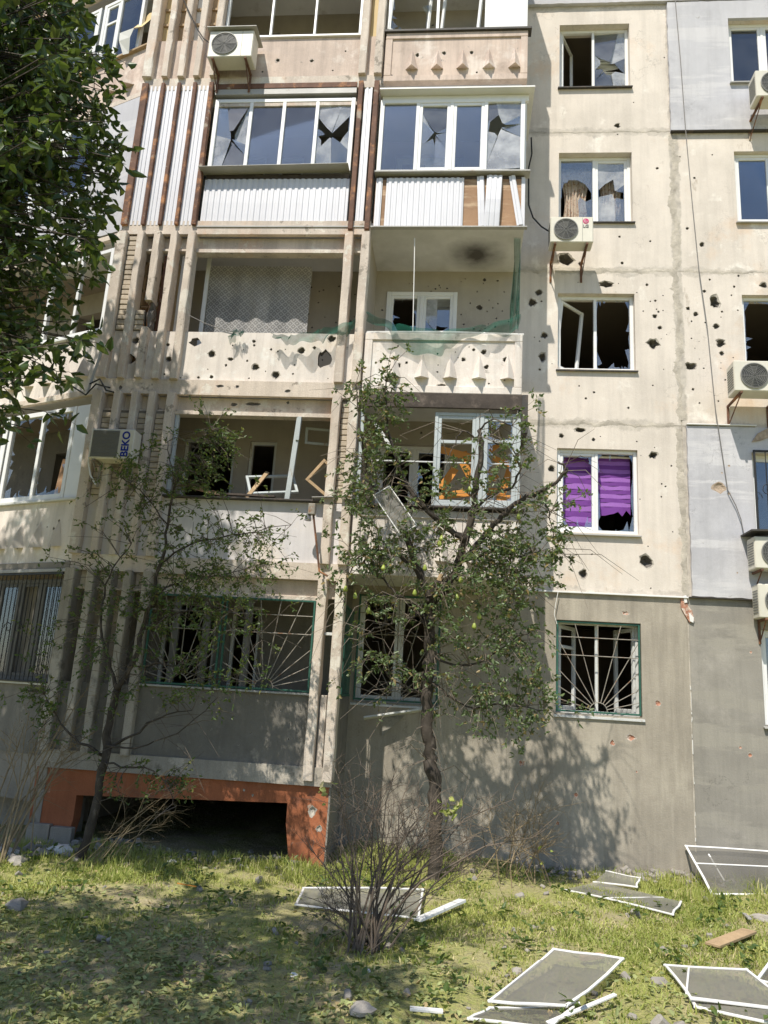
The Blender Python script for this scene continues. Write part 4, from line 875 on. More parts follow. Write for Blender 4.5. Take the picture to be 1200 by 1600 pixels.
link('lettering', text_mesh('BEKO', .155, m_blue), acb, MF @ T((-5.40+.545, -.13-.03-.25-.003, 5.27+.23)) @ Matrix.Rotation(math.radians(90), 4, 'X') @ Matrix.Rotation(math.radians(90), 4, 'Z'))

def cable(name, label, pts, r, mat, parent=None):
    o = MB().tube(pts, r, 5).build(name, mat); return tag(o, label, 'cable')
cable('cable', 'thin grey cable hanging slackly down the right-hand wall', [P(x, y, D-.1) for x, y in ((1050, -60), (1055, 0), (1063, 90), (1071, 200), (1081, 310), (1092, 420), (1105, 510), (1118, 640), (1128, 705), (1137, 765), (1150, 790), (1158, 812), (1163, 838))], .008, m_wire)
cable('cable', 'black cable looping from the clad balcony to the white air conditioner', [P(x, y, D-.12) for x, y in ((830, 215), (831, 240), (826, 262), (826, 320), (833, 340), (846, 354), (862, 364))], .014, m_cable)
cable('hose', 'pale hose hanging beside the louvred air conditioner', [P(x, y, B-.3) for x, y in ((148, 684), (141, 700), (138, 722), (141, 742), (149, 757))], .012, m_pvc)
cable('cable', 'black wire running down over the ribs of the fifth storey', [P(x, y, B-.16) for x, y in ((287, 0), (296, 20), (308, 45), (318, 60), (326, 66))], .010, m_cable)
cable('cable', 'thin rope strung along the top of the third-storey loggia parapet', [P(x, y, B-.02) for x, y in ((296, 493), (320, 505), (345, 514), (368, 519))], .006, m_wire)
for i, (x, y0_, y1_) in enumerate(((648, 372, 520),)): cable('rope', 'pale rope hanging upright in the open third-storey balcony', [P(x, y0_, B+.1), P(x-1, 430, B+.1), P(x-3, y1_, B+.1)], .008, m_white)
cable('cable', 'thin wire looping over the ground-storey grille window', [P(x, y, D-.06) for x, y in ((872, 925), (868, 945), (866, 960), (870, 975))], .006, m_white)

# curtains, blinds, nets: thin cloth with real folds
def cloth(name, label, cat, M, u0, u1, v0, v1, y, mat, waves=9, amp=.04, nu=60, nv=18, gather=0.0, hem=None, mats=None):
    mb = MB(M); vs = []; fs = []; ph = random.random()*6
    for j in range(nv+1):
        for i in range(nu+1):
            s, t = i/nu, j/nv; u = u0+(u1-u0)*s
            if gather: uc = (u0+u1)/2; k = 1-gather*math.sin(math.pi*min(1, t*1.2))*.9; u = uc+(u-uc)*k
            lo = v0+(hem(s) if hem else 0); z = lo+(v1-lo)*t
            vs.append((u, y+amp*math.sin(waves*2*math.pi*s+ph+.8*math.sin(3*t))*(1-.5*t)+amp*.4*math.sin(17*s+5*t), z))
    for j in range(nv):
        for i in range(nu): a = j*(nu+1)+i; fs.append([a, a+1, a+nu+2, a+nu+1])
    mb.add(vs, fs); o = mb.build(name, mat, None, True); return tag(o, label, cat)
cloth('lace_curtain', 'white diamond-patterned lace curtain hanging in the open third-storey loggia', 'curtain', T((0, 11.25, 0)), -4.26, -2.55, S(3)+.35, 8.98, 0, m_lace, 5.3, .022, hem=lambda s: .06*math.sin(7*s)+.05*math.sin(13*s+1))
v0, v1 = wz(4)
cloth('curtain', 'patterned curtain gathered in the left half of the fourth-storey window', 'curtain', MA, WU0+.06, WU0+.60, v0+.05, v1-.1, .30, m_curtp, 7, .03, gather=.35)
cloth('curtain', 'patterned curtain bunched in the right half of the fourth-storey window', 'curtain', MA, WU1-.52, WU1-.08, v0+.05, v1-.1, .30, m_curtp, 6, .03, gather=.25)
# purple day-night blinds
v0, v1 = wz(2)
def blind(label, u0, u1, zb, ragged):
    b = tag(link('roller_blind', None, None, MA @ T((u0, .24, zb))), label, 'blind')
    n = 13; h = (v1-.06-zb)/n
    for i in range(n):
        z = zb+i*h; rr = random.Random(i+int(u0*100))
        j0 = -rr.uniform(0, .10) if i == 0 and ragged else 0
        mb = MB(MA); k = 8; vs = []
        for q in range(k+1):
            u = u0+(u1-u0)*q/k; vs += [(u, .23+.008*math.sin(q+i), z+.0+(rr.uniform(-.12, .03) if i == 0 and ragged else 0)), (u, .23+.008*math.sin(q+i), z+h)]
        mb.add(vs, [[2*q, 2*q+2, 2*q+3, 2*q+1] for q in range(k)]); mb.build('slat', m_purple if i % 2 == 0 else m_purple2, b)
    MB(MA).tube([(u0, .23, v1-.06), (u1, .23, v1-.06)], .02, 8).build('roller', m_pvc, b)
blind('purple striped blind behind the left half of the second-storey window', WU0+.07, WU0+.60, v0+.12, True)
blind('purple striped blind torn off short in the right half of the second-storey window', WU0+.66, WU1-.07, v0+.42, True)
# collapsed venetian blind in the fifth-storey window
v0, v1 = wz(5); vb = tag(link('venetian_blind', None, None, MA @ T((2.45, .25, v0))), 'white venetian blind, collapsed and twisted behind broken fifth-storey glass', 'blind')
r_ = random.Random(9)
for i in range(26):
    t_ = i/25; z = v1-.15-t_*.95; a = -.10+.20*r_.random()*t_+.12*(1-t_); u0, u1 = 2.23+.02*r_.random(), 2.73-.03*r_.random()-.1*t_*r_.random()
    MB(MA).bar((u0, .24+.03*r_.random(), z-.03*a*10), (u1, .24+.03*r_.random(), z+a*.5), .024, .0015, (0, .5+.4*r_.random(), 1)).build('slat', m_alu, vb)
for i in range(9):
    a = r_.uniform(-1, 1); c = (2.48+.15*r_.uniform(-1, 1), .20, v0+.12+.12*r_.random()); MB(MA).bar((c[0]-.2*math.cos(a), c[1], c[2]-.2*math.sin(a)*.7), (c[0]+.2*math.cos(a), c[1]+.04, c[2]+.2*math.sin(a)*.7), .022, .0015, (0, 1, .5)).build('slat', m_alu, vb)
# green shade net sagging over the third-storey parapet
def net(label, tops, drops_, Y, seed=1, yv=.05):
    r = random.Random(seed); n = 64; m = 14; vs = []; fs = []
    def interp(L, s):
        for a, b in zip(L, L[1:]):
            if a[0] <= s <= b[0]: q = (s-a[0])/(b[0]-a[0]); q = q*q*(3-2*q); return [a[i]+(b[i]-a[i])*q for i in range(1, len(a))]
        return list(L[-1][1:])
    for i in range(n+1):
        s = i/n; tx, ty = interp(tops, s); dp = interp(drops_, s)[0]*(1+.10*math.sin(31*s)+.07*math.sin(57*s)); p = P(tx, ty, Y)
        for j in range(m+1):
            t_ = j/m; vs.append(p+Vector((.05*math.sin(9*s+3*t_)*t_, -yv*math.sin(22*s+4*t_)*(.3+t_)-.03*math.sin(47*s), -dp*t_)))
    for i in range(n):
        for j in range(m): a = i*(m+1)+j; fs.append([a, a+1, a+m+2, a+m+1])
    mb = MB(); mb.add(vs, fs); return tag(mb.build('shade_net', m_net, None, True), label, 'net')
net('green shade net hanging in a swag over the ribbed right balcony of the third storey', [(0, 572, 488), (.25, 618, 506), (.5, 690, 517), (.75, 760, 508), (1, 814, 492)], [(0, .10), (.2, .15), (.38, .45), (.55, .33), (.62, .12), (.8, .16), (1, .30)], B-.14, 2)
net('green shade net drooping over the plain left parapet of the third storey', [(0, 424, 522), (.3, 455, 524), (.6, 500, 515), (1, 556, 500)], [(0, .02), (.3, .14), (.6, .2), (.8, .18), (1, .20)], B-.16, 3)
net('green net strip hanging upright at the outer corner of the third-storey balcony', [(0, 803, 372), (1, 813, 372)], [(0, 1.35), (1, 1.38)], B-.02, 4, .02)
net('knotted scrap of green net on the third-storey loggia parapet', [(0, 362, 516), (.5, 370, 515), (1, 382, 517)], [(0, .06), (.3, .22), (.5, .1), (1, .05)], B-.12, 5, .03)
# wooden shelving and junk behind the ribs of the third storey
sh = tag(link('shelving', None, None, T((-5.0, B+.3, S(3)+.1))), 'wooden shelving seen between the ribs of the third-storey loggia', 'shelf')
for z in (7.75, 8.02, 8.30, 8.58, 8.80): MB().box(-5.25, -4.72, B+.22, B+.55, z, z+.035, .004).build('board', m_rawwood, sh)
for x in (-5.26, -4.74): MB().box(x, x+.04, B+.22, B+.55, S(3)+.1, 8.85, .004).build('upright', m_rawwood, sh)
MB().box(-4.84, -4.80, B+.14, B+.19, S(3)+.12, 8.9, .004).build('upright', m_rust, sh)
tag(MB().rough(-5.2, -5.02, B+.26, B+.45, 8.34, 8.47, .02, .05).build('cloth_bundle', m_curtp), 'small bundle of cloth lying on the third-storey shelving', 'bundle')
tag(MB().bar((-1.0+.55, D-.10, 8.06), (-1.0+1.05, D-.10, 8.12), .05, .05).build('timber', m_rawwood), 'short raw timber fixed on the balcony wall right of its window', 'timber')
# broken orange boards heaped in the second-storey balcony
r_ = random.Random(4)
for i, (x, y, a, l, w) in enumerate(((710, 708, -12, .75, .22), (748, 690, 70, .55, .16), (700, 748, 60, .5, .24), (715, 772, 10, .7, .22), (735, 745, -60, .6, .22), (765, 768, 4, .6, .20), (758, 735, -35, .55, .2), (790, 755, 75, .6, .2), (786, 722, -20, .4, .16), (795, 778, 5, .45, .16), (730, 725, -75, .5, .15), (772, 700, 40, .35, .14))):
    c = P(x, y, B+.35+.05*(i % 4)); a = math.radians(a); dx = Vector((math.cos(a), .1, math.sin(a)))*l/2
    tag(MB().bar(c-dx*.8, c+dx*.8, w*.52, .018, (0, 1, .15*r_.uniform(-1, 1))).build('broken_board', m_orange), 'broken orange board heaped behind the pale blue balcony glazing', 'board', 'orange boards in the second-storey balcony')
# loose sashes and timbers in the second-storey loggia
def loose_sash(label, c, w, h, rx, ry, rz, t=.05, mat=None, glassy=None, name='casement', cat='casement', bar=None, mesh=None, d=.04):
    """free frame: local x,z plane, centre c"""
    M = T(Vector(c)) @ Matrix.Rotation(math.radians(rz), 4, 'Z') @ Matrix.Rotation(math.radians(rx), 4, 'X') @ Matrix.Rotation(math.radians(ry), 4, 'Y')
    o = tag(link(name, None, None, M), label, cat); f = MB(M); sashframe(f, -w/2, w/2, -h/2, h/2, -d/2, t, d, .004)
    if bar: f.box(-w/2+t, w/2-t, -d/2+.002, d/2-.002, -h/2+h*bar-t/2, -h/2+h*bar+t/2, .003)
    f.build('frame', mat or m_wood, o)
    if mesh:
        n = 8; vs = [(-w/2+t+(w-2*t)*i/n, .012*math.sin(i*1.3+j*1.1), -h/2+t+(h-2*t)*j/n) for j in range(n+1) for i in range(n+1)]
        MB(M).add(vs, [[j*(n+1)+i, j*(n+1)+i+1, (j+1)*(n+1)+i+1, (j+1)*(n+1)+i] for j in range(n) for i in range(n)]).build('screen_mesh', mesh, o)
    return o
loose_sash('small pale sash hanging crooked at the right end of the second-storey loggia', P(508, 747, B+.12), .42, .42, 0, 38, 0, .045, m_rawwood)
loose_sash('blue-grey vent sash tilted high in the second-storey loggia', P(497, 682, B+.5), .40, .26, 20, 0, 10, .04, m_blwood)
loose_sash('fallen window sash lying askew on the second-storey loggia sill', P(425, 757, B+.45), .75, .42, -35, -12, 15, .04, m_blwood)
tag(MB().bar(P(385, 778, B+.15), P(418, 738, B+.5), .06, .03).build('timber', m_rawwood), 'broken timber leaning on the sill of the second-storey loggia', 'timber')
tag(MB().bar(P(300, 762, B+.1), P(345, 772, B+.05), .05, .04).build('timber', m_ply), 'reddish timber lying on the left end of the second-storey loggia sill', 'timber')
tag(MB().bar(P(345, 772, B-.02), P(430, 776, B-.04), .06, .03, (0, 0, 1)).build('timber', m_darkwood), 'charred timber lying along the second-storey loggia sill', 'timber')
# curtain, board and cloth inside the wing's broken second-storey window
u_, v_ = PW(66, 765); tag(MB(MW).prism([(u_-.16, v_), (u_-.08, v_+.62), (u_+.04, v_+.6), (u_+.2, v_+.03)], .35, .37).build('fallen_board', m_ply), 'brown board leaning inside the broken white window of the angled wing', 'board')
cloth('curtain', 'grey gauze curtain in the grilled ground-storey window of the angled wing', 'curtain', MW, -1.2, -.75, S(1)+1.0, S(2)-.3, .2, m_curt, 5, .03)
cloth('curtain', 'white cloth hanging low in the grilled ground-storey window beside the ribs', 'curtain', MW, -.75, -.1, S(1)+1.0, S(1)+1.62, .15, m_curt, 5, .04)
cloth('curtain', 'pink gauze blown about in the far window of the angled wing', 'curtain', MW, -2.5, -2.05, S(2)+1.1, S(3)-.5, .12, m_curt, 4, .05)
# white sheet of wallpaper hanging out of the wing's fifth storey
def paper():
    mb = MB(); pts = [(231, 12), (222, 30), (216, 52), (211, 62), (206, 74), (203, 92)]; vs = []
    wd = (.10, .22, .28, .30, .22, .10); out = (.1, .05, -.10, -.22, -.20, -.12)
    for (x, y), w, o in zip(pts, wd, out):
        u, v = PW(x, y); vs += [MW @ Vector((u-w/2, o, v)), MW @ Vector((u+w/2, o+.04, v+.03))]
    fs = [[2*i, 2*i+1, 2*i+3, 2*i+2] for i in range(len(pts)-1)]; mb.add(vs, fs[:2], 1); mb.add(vs, fs[2:], 0); return mb.build('torn_sheet', [m_white, m_yel])
tag(paper(), 'torn white and yellow sheet hanging out beside the fifth-storey ribs', 'sheet')
# iron pole with a junction box on the second-storey post
pl = tag(link('iron_pole', None, None, T(P(493, 895, B-.25))), 'dark iron pole with a small box leaning beside the second-storey post', 'pole')
MB().tube([P(488, 788, B-.25), P(499, 893, B-.28), P(512, 900, B-.3)], .016, 6).build('shaft', m_rust, pl)
q_ = P(488, 794, B-.26); MB().box(q_.x-.05, q_.x+.05, q_.y-.05, q_.y+.05, q_.z-.10, q_.z+.06, .008).build('box', m_iron, pl)
q_ = P(482, 808, B-.26); MB().tube([q_+Vector((0, 0, .05)), q_+Vector((-.01, 0, -.05))], [.03, .05], 8).build('lamp_head', m_gtext, pl)
# boards below the ground-storey window
tag(MB().bar(P(568, 1122, D-.25), P(660, 1109, D-.12), .10, .03, (0, .3, 1)).build('fallen_sill', m_wood), 'fallen white sill board slanting under the window behind the pear tree', 'board')
MBs = MB(); q_ = P(612, 1135, D-.02); MBs.prism([(q_.x-.17, q_.z+.13), (q_.x+.18, q_.z+.16), (q_.x-.14, q_.z-.16)], D-.03, D-.004); MBs.build('render_patch', m_grey2, bld)
# black fabric flap at the corner under the third storey, twisted gutter on the wing
tw = tag(MB().tube([P(x, y, B-.2) for x, y in ((137, 613), (148, 580), (155, 560), (163, 540))], .02, 6).build('bent_pipe', m_flash), 'bent metal strip sticking up beside the leftmost rib under the third storey', 'pipe')
for i, pts in enumerate((((112, 603), (134, 617), (150, 600), (172, 606)), ((140, 600), (156, 592), (166, 610), (178, 613)))): tag(MB().tube([P(x, y, B-.22-.05*i) for x, y in pts], .014, 5).build('twisted_strip', m_black), ('black' if i == 0 else 'kinked dark')+' twisted metal strip caught at the foot of the third-storey ribs', 'strip')
# ------------------------------------------------------------------ ground
def gz(x, y): return .03*math.sin(1.3*x+.7*y)+.025*math.sin(2.9*x-1.7*y+1)+.012*math.sin(7*x+5*y)-.05*max(0, min(1, (y-9.5)/2))
def ground():
    xs = np.unique(np.concatenate([np.linspace(-600, -9, 12), np.linspace(-9, 9, 145), np.linspace(9, 600, 12)])); ys = np.unique(np.concatenate([np.linspace(-600, -2, 10), np.linspace(-2, 13, 121), np.linspace(13, 600, 8)]))
    X, Y = np.meshgrid(xs, ys); near = (abs(X) < 9.01) & (Y > -2.01) & (Y < 13.01)
    Z = np.where(near, .03*np.sin(1.3*X+.7*Y)+.025*np.sin(2.9*X-1.7*Y+1)+.012*np.sin(7*X+5*Y)-.05*np.clip((Y-9.5)/2, 0, 1)+rng.normal(0, .004, X.shape), -.02)
    n = len(xs); V = np.stack([X, Y, Z], -1).reshape(-1, 3); F = [[j*n+i, j*n+i+1, (j+1)*n+i+1, (j+1)*n+i] for j in range(len(ys)-1) for i in range(n-1)]
    mb = MB(); mb.v = [tuple(v) for v in V]; mb.f = F; mb.m = [0]*len(F); return tag(mb.build('ground', m_ground, None, True), kind='structure')
ground()

# ------------------------------------------------------------------ leaves and grass as fast arrays
def bulk(name, V, F, mat, tint, parent=None, kind='stuff'):
    me = bpy.data.meshes.new(name); nv, nf, k = len(V), len(F), F.shape[1]
    me.vertices.add(nv); me.vertices.foreach_set('co', np.ascontiguousarray(V, np.float32).ravel())
    me.loops.add(nf*k); me.loops.foreach_set('vertex_index', np.ascontiguousarray(F, np.int32).ravel())
    me.polygons.add(nf); me.polygons.foreach_set('loop_start', np.arange(0, nf*k, k, dtype=np.int32)); me.polygons.foreach_set('loop_total', np.full(nf, k, np.int32))
    a = me.color_attributes.new('tint', 'FLOAT_COLOR', 'POINT'); a.data.foreach_set('color', np.ascontiguousarray(tint, np.float32).ravel())
    me.materials.append(mat); me.update(); me.validate(); o = link(name, me, parent)
    if kind: o['kind'] = kind
    return o
def norm(a): return a/np.maximum(np.linalg.norm(a, axis=-1, keepdims=True), 1e-9)
def leaves(name, pos, dirs, L, Wd, mat, parent, curl=.25, flat=.0, shade=None, kind='stuff'):
    """folded pointed leaves: six points and two quads each"""
    n = len(pos); d = norm(dirs); up = norm(rng.normal(0, 1, (n, 3))*(1-flat)+np.array([0, 0, 1])*(flat*3+.25)); s = norm(np.cross(d, up)); u = np.cross(s, d)
    L = L*rng.choice([.45, .65, .85, 1.0, 1.15, 1.35], n)*rng.uniform(.85, 1.1, n); W = Wd*rng.uniform(.7, 1.2, n); L_, W_ = L[:, None], W[:, None]; cu = (rng.uniform(-.2, 1, n)*curl)[:, None]
    lift = .30*W_
    base = pos; l1 = pos+d*L_*.33+s*W_*.5+u*lift; l2 = pos+d*L_*.72+s*W_*.34+u*(lift*.7-cu*L_*.35); tip = pos+d*L_-u*cu*L_*.7; r2 = pos+d*L_*.72-s*W_*.34+u*(lift*.7-cu*L_*.35); r1 = pos+d*L_*.33-s*W_*.5+u*lift
    V = np.stack([base, l1, l2, tip, r2, r1], 1).reshape(-1, 3); i = np.arange(n)[:, None]*6; F = np.concatenate([i+np.array([[0, 3, 2, 1]]), i+np.array([[0, 5, 4, 3]])], 0)
    t = np.zeros((n, 4)); t[:, 0] = rng.uniform(0, 1, n) if shade is None else shade; t[:, 1] = rng.uniform(0, 1, n); t[:, 3] = 1
    return bulk(name, V, F, mat, np.repeat(t, 6, 0), parent, kind)

class Tree:
    """limbs given as point lists; sprays of twigs hang on the nearest limb; leaves sit along the twigs"""
    def __init__(s): s.limbs = []; s.lp = []; s.LP = []; s.LD = []; s.tw = MB()
    def limb(s, mb, pts, r0, r1, n=7, sub=4, wob=.03):
        pts = [Vector(p) for p in pts]; out = []
        for i in range(len(pts)-1):
            p0, p1, p2, p3 = pts[max(i-1, 0)], pts[i], pts[i+1], pts[min(i+2, len(pts)-1)]
            for k in range(sub):
                t = k/sub; out.append(.5*((2*p1)+(p2-p0)*t+(2*p0-5*p1+4*p2-p3)*t*t+(3*p1-p0-3*p2+p3)*t*t*t)+Vector((random.gauss(0, wob), random.gauss(0, wob), random.gauss(0, wob)))*(.35 if i+k else 0))
        out.append(pts[-1]); m = len(out); rad = [(r0+(r1-r0)*i/(m-1))*random.uniform(.9, 1.12) for i in range(m)]
        mb.tube(out, rad, n); s.lp += [(p, r) for p, r in zip(out, rad)]; return out
    def freeze(s): s.A = np.array([tuple(p) for p, r in s.lp]); s.R = np.array([r for p, r in s.lp])
    def spray(s, c, size, nt, nl, drop=.2, r=.008, lead=True, minr=0.0):
        c = Vector(c); dd = np.linalg.norm(s.A-np.array(c), axis=1)+ (s.A[:, 2] > c.z+.3)*.35; j = int(dd.argmin()); a = Vector(s.A[j])
        d = c-a; mid = a+d*.5+Vector((0, 0, .12*d.length)); rr = min(r, s.R[j]*.8)
        if lead: s.tw.tube([a, mid, c], [rr, rr*.8, rr*.55], 4, cap=False)
        base = d.normalized() if d.length > 1e-3 else Vector((0, 0, 1))
        for _ in range(nt):
            t = (base*.7+Vector((random.gauss(0, 1), random.gauss(0, 1), random.gauss(0, .8)))).normalized(); Lt = size*random.uniform(.5, 1.15)
            o = c if random.random() < .6 else mid; p1 = o+t*Lt*.5; p2 = o+t*Lt+Vector((0, 0, -drop*Lt)); s.tw.tube([o, p1, p2], [rr*.5, rr*.35, rr*.18], 3, cap=False)
            for q in range(nl):
                f = random.uniform(.15, 1.0); pp = (o+(p1-o)*f*2) if f < .5 else (p1+(p2-p1)*(f*2-1)); s.LP.append(tuple(pp)); s.LD.append(tuple(t*.6+Vector((random.gauss(0, .8), random.gauss(0, .8), random.gauss(-.25, .6)))))

# ------------------------------------------------------------------ broad-leaved tree at the left
def big_tree(label, base, cen, rad, nclus, leafL, leafW, nt, nl, fork=3.0, seed=3, group=None, accept=None):
    random.seed(seed); tr = Tree(); o = thing('broadleaf_tree', label, 'tree', base, group); cen = Vector(cen); base = Vector(base); tk = MB(); bm = MB()
    f0 = Vector((base.x*.6+cen.x*.4, base.y*.6+cen.y*.4, fork)); tr.limb(tk, [base+Vector((0, 0, -.2)), base+Vector((.05, .03, fork*.5)), f0], .20, .13, 10); tk.build('trunk', m_bark, o, True)
    for i in range(13):
        a = 2*math.pi*i/13+random.uniform(-.2, .2); e = random.uniform(-.35, .95); q = Vector((math.cos(a)*rad[0]*.72*math.cos(e), math.sin(a)*rad[1]*.72*math.cos(e), rad[2]*.75*math.sin(e)))
        if accept and not accept(cen+q*1.12): continue
        tr.limb(bm, [f0, f0*.55+(cen+q)*.45+Vector((0, 0, .3)), cen+q], .075, .018, 6)
    tr.freeze(); n = 0
    while n < nclus:
        v = Vector((random.gauss(0, 1), random.gauss(0, 1), random.gauss(0, 1))).normalized(); rr = random.random()**.42; k = 1+.13*math.sin(5*v.x+3*v.z)+.10*math.sin(7*v.y-4*v.z+2)
        p = cen+Vector((v.x*rad[0], v.y*rad[1], v.z*rad[2]))*rr*k
        if accept and not accept(p): continue
        tr.spray(p, .34, nt, nl, .25, .010); n += 1
    bm.build('branches', m_bark, o, True); tr.tw.build('twigs', m_bark, o)['kind'] = 'stuff'
    leaves('foliage', np.array(tr.LP), np.array(tr.LD), leafL, leafW, m_leafA, o, .35); return o
# edge of the crown as it stands against the facade, in the photograph
EDGE = [(-80, 125), (0, 140), (60, 170), (110, 192), (180, 196), (270, 205), (300, 186), (360, 176), (400, 170), (470, 178), (520, 160), (560, 138), (600, 118), (650, 92), (690, 55), (715, 15), (760, -60), (2000, -200)]
def inside_edge(p):
    d = p-CO; z = d.dot(FWD)
    if z < .3: return p.x < -2.5
    x, y = 600+FPX*d.dot(RGT)/z, 800-FPX*d.dot(UPV)/z
    e = np.interp(y, [q[0] for q in EDGE], [q[1] for q in EDGE]); return x < e-24
big_tree('tall dark green broad-leaved tree reaching in front of the left loggias', (-6.2, 7.3, 0), (-6.3, 7.2, 8.1), (3.35, 1.75, 4.5), 1600, .14, .075, 4, 5, seed=3, accept=inside_edge)
def hidden_ok(p):                                     # crown of the neighbouring tree keeps clear of the view
    d = p-CO; z = d.dot(FWD)
    if z < .2: return True
    x, y = 600+FPX*d.dot(RGT)/z, 800-FPX*d.dot(UPV)/z
    return not (-60 < x < 1260 and -60 < y < 1660)
big_tree('leafy tree beside the lawn whose crown shades the fallen leaves', (-5.4, 1.2, 0), (-4.0, 2.35, 7.4), (2.5, 1.7, 2.2), 480, .12, .07, 4, 5, seed=8, accept=hidden_ok)

# ------------------------------------------------------------------ pear tree
random.seed(21)
m_bark3 = surf('pale_twig_bark', (.17, .14, .11), var=.35, vscale=14, bump=.5)
pt = thing('pear_tree', 'pear tree with storm-torn branches and hanging fruit before the balconies', 'tree', (-.12, 10.15, 0)); tr = Tree(); tk = MB(); bm = MB()
def pp(L, Y0, Y1): n = len(L); return [P(x, y, Y0+(Y1-Y0)*i/(n-1)) for i, (x, y) in enumerate(L)]
base_ = Vector((-.12, 10.15, -.1))
t1 = [base_]+pp([(680, 1290), (676, 1210), (668, 1150), (668, 1085), (672, 1020), (670, 965), (674, 935)], 10.14, 10.05)
tr.limb(tk, t1, .086, .066, 10, 7, .035); tk.build('trunk', m_bark, pt, True)
LB = [([(674, 935), (655, 895), (643, 860), (636, 820), (633, 790)], 10.05, 9.9, .075, .035), ([(674, 940), (700, 912), (716, 880), (727, 845), (738, 800), (745, 750), (752, 700), (748, 672)], 10.05, 9.85, .085, .035),
      ([(716, 880), (740, 856), (765, 828), (790, 800), (812, 782), (840, 770), (870, 752), (884, 735), (872, 722)], 10.0, 9.7, .06, .018), ([(727, 845), (705, 830), (683, 812), (665, 795), (650, 780)], 9.95, 9.8, .055, .04),
      ([(650, 780), (632, 750), (618, 715), (606, 670), (600, 630), (604, 590)], 9.8, 9.75, .04, .010), ([(633, 790), (600, 775), (575, 745), (568, 700), (560, 650), (556, 600)], 9.9, 9.7, .03, .008),
      ([(655, 895), (625, 870), (595, 860), (570, 880), (600, 905), (622, 935)], 10.0, 9.75, .035, .015), ([(716, 880), (750, 868), (790, 862), (820, 872), (845, 860)], 10.0, 9.7, .035, .01),
      ([(738, 800), (765, 775), (800, 760), (812, 730), (800, 700), (770, 690)], 9.9, 9.6, .03, .008), ([(672, 960), (640, 965), (610, 975), (580, 985), (560, 1000)], 10.05, 9.7, .028, .008),
      ([(670, 1020), (710, 1040), (760, 1030), (800, 1000), (840, 985)], 10.05, 9.8, .025, .007), ([(668, 1060), (700, 1085), (740, 1105), (790, 1100), (850, 1110)], 10.1, 9.8, .02, .006), ([(668, 1090), (640, 1075), (610, 1060), (585, 1020)], 10.1, 9.8, .02, .006),
      ([(748, 672), (770, 655), (800, 665)], 9.85, 9.7, .02, .006), ([(748, 690), (725, 672), (712, 690), (700, 720)], 9.85, 9.7, .018, .005), ([(845, 770), (858, 800), (864, 840), (885, 870)], 9.75, 9.6, .014, .005), ([(672, 1000), (640, 940), (600, 930), (570, 940)], 10.05, 9.8, .022, .006),
      ([(765, 828), (790, 845), (800, 880), (812, 930), (800, 980)], 9.95, 9.7, .02, .006), ([(600, 860), (560, 870), (545, 900), (535, 950)], 9.8, 9.7, .014, .005)]
for L, a, b, r0, r1 in LB: tr.limb(bm, pp(L, a, b), r0*.78, r1*.8, 7)
# torn stump of a broken limb
tr.limb(bm, [P(676, 935, 9.98), P(684, 915, 9.85), P(688, 905, 9.80)], .06, .045, 7); bm.build('branches', m_bark, pt, True)
MB().tube([P(687, 907, 9.80), P(690, 897, 9.78)], [.044, .03], 7).build('torn_wood', m_rawwood, pt)
tr.freeze()
def blob(n, cx, cy, sx, sy, Y, sY, size, nt, nl, drop=.35):
    for _ in range(n):
        x, y = random.gauss(cx, sx), random.gauss(cy, sy); tr.spray(P(x, y, max(9.1, min(10.45, random.gauss(Y, sY)))), size, nt, nl, drop, .006)
for a in ((26, 590, 690, 26, 42, 9.75, .15), (14, 575, 620, 18, 26, 9.75, .1), (10, 610, 600, 10, 25, 9.75, .1), (16, 560, 760, 20, 25, 9.75, .15), (34, 650, 840, 60, 30, 9.8, .25), (22, 570, 870, 22, 35, 9.7, .2), (50, 770, 890, 40, 35, 9.8, .25), (26, 820, 880, 22, 40, 9.75, .2), (30, 740, 960, 48, 40, 9.8, .25),
          (16, 690, 760, 45, 25, 9.8, .2), (12, 800, 710, 30, 30, 9.6, .2), (12, 850, 790, 25, 25, 9.6, .2), (8, 880, 860, 14, 25, 9.6, .15), (26, 800, 1010, 38, 40, 9.75, .25), (16, 720, 1080, 50, 30, 9.8, .2), (14, 590, 1030, 28, 40, 9.75, .15), (10, 840, 1080, 14, 25, 9.7, .15), (10, 790, 1130, 40, 22, 9.8, .2), (8, 640, 930, 40, 20, 9.75, .2)):
    blob(*((int(a[0]*1.4),)+a[1:]), .19, 4, 6)
# bare whippy twigs
for _ in range(330):
    j = random.randrange(len(tr.A)); a = Vector(tr.A[j])
    d = Vector((random.gauss(0, 1), random.gauss(-.2, .5), random.gauss(.1, .7))).normalized(); L = random.uniform(.3, .9); tr.tw.tube([a, a+d*L*.5+Vector((0, 0, .05)), a+d*L+Vector((0, 0, -.25*L))], [.006, .0045, .002], 3, cap=False)
tr.tw.build('twigs', m_bark3, pt)['kind'] = 'stuff'
leaves('foliage', np.array(tr.LP), np.array(tr.LD), .062, .036, m_leafB, pt, .4)
PM = None
def pear_mesh():
    prof = [(.004, .034), (.012, .030), (.018, .018), (.024, .002), (.031, -.018), (.030, -.034), (.020, -.046), (.004, -.049)]; n = 10; mb = MB(); vs = [(r*math.cos(2*math.pi*i/n), r*math.sin(2*math.pi*i/n), z) for r, z in prof for i in range(n)]
    mb.add(vs, [[j*n+i, (j+1)*n+i, (j+1)*n+(i+1) % n, j*n+(i+1) % n] for j in range(len(prof)-1) for i in range(n)]+[list(range(n)), [len(prof)*n-n+i for i in range(n)][::-1]]); mb.tube([(0, 0, .034), (.004, 0, .065)], .002, 4)
    me = mb.mesh('pear', m_pear); me.polygons.foreach_set('use_smooth', [True]*len(me.polygons)); return me
PM = pear_mesh()
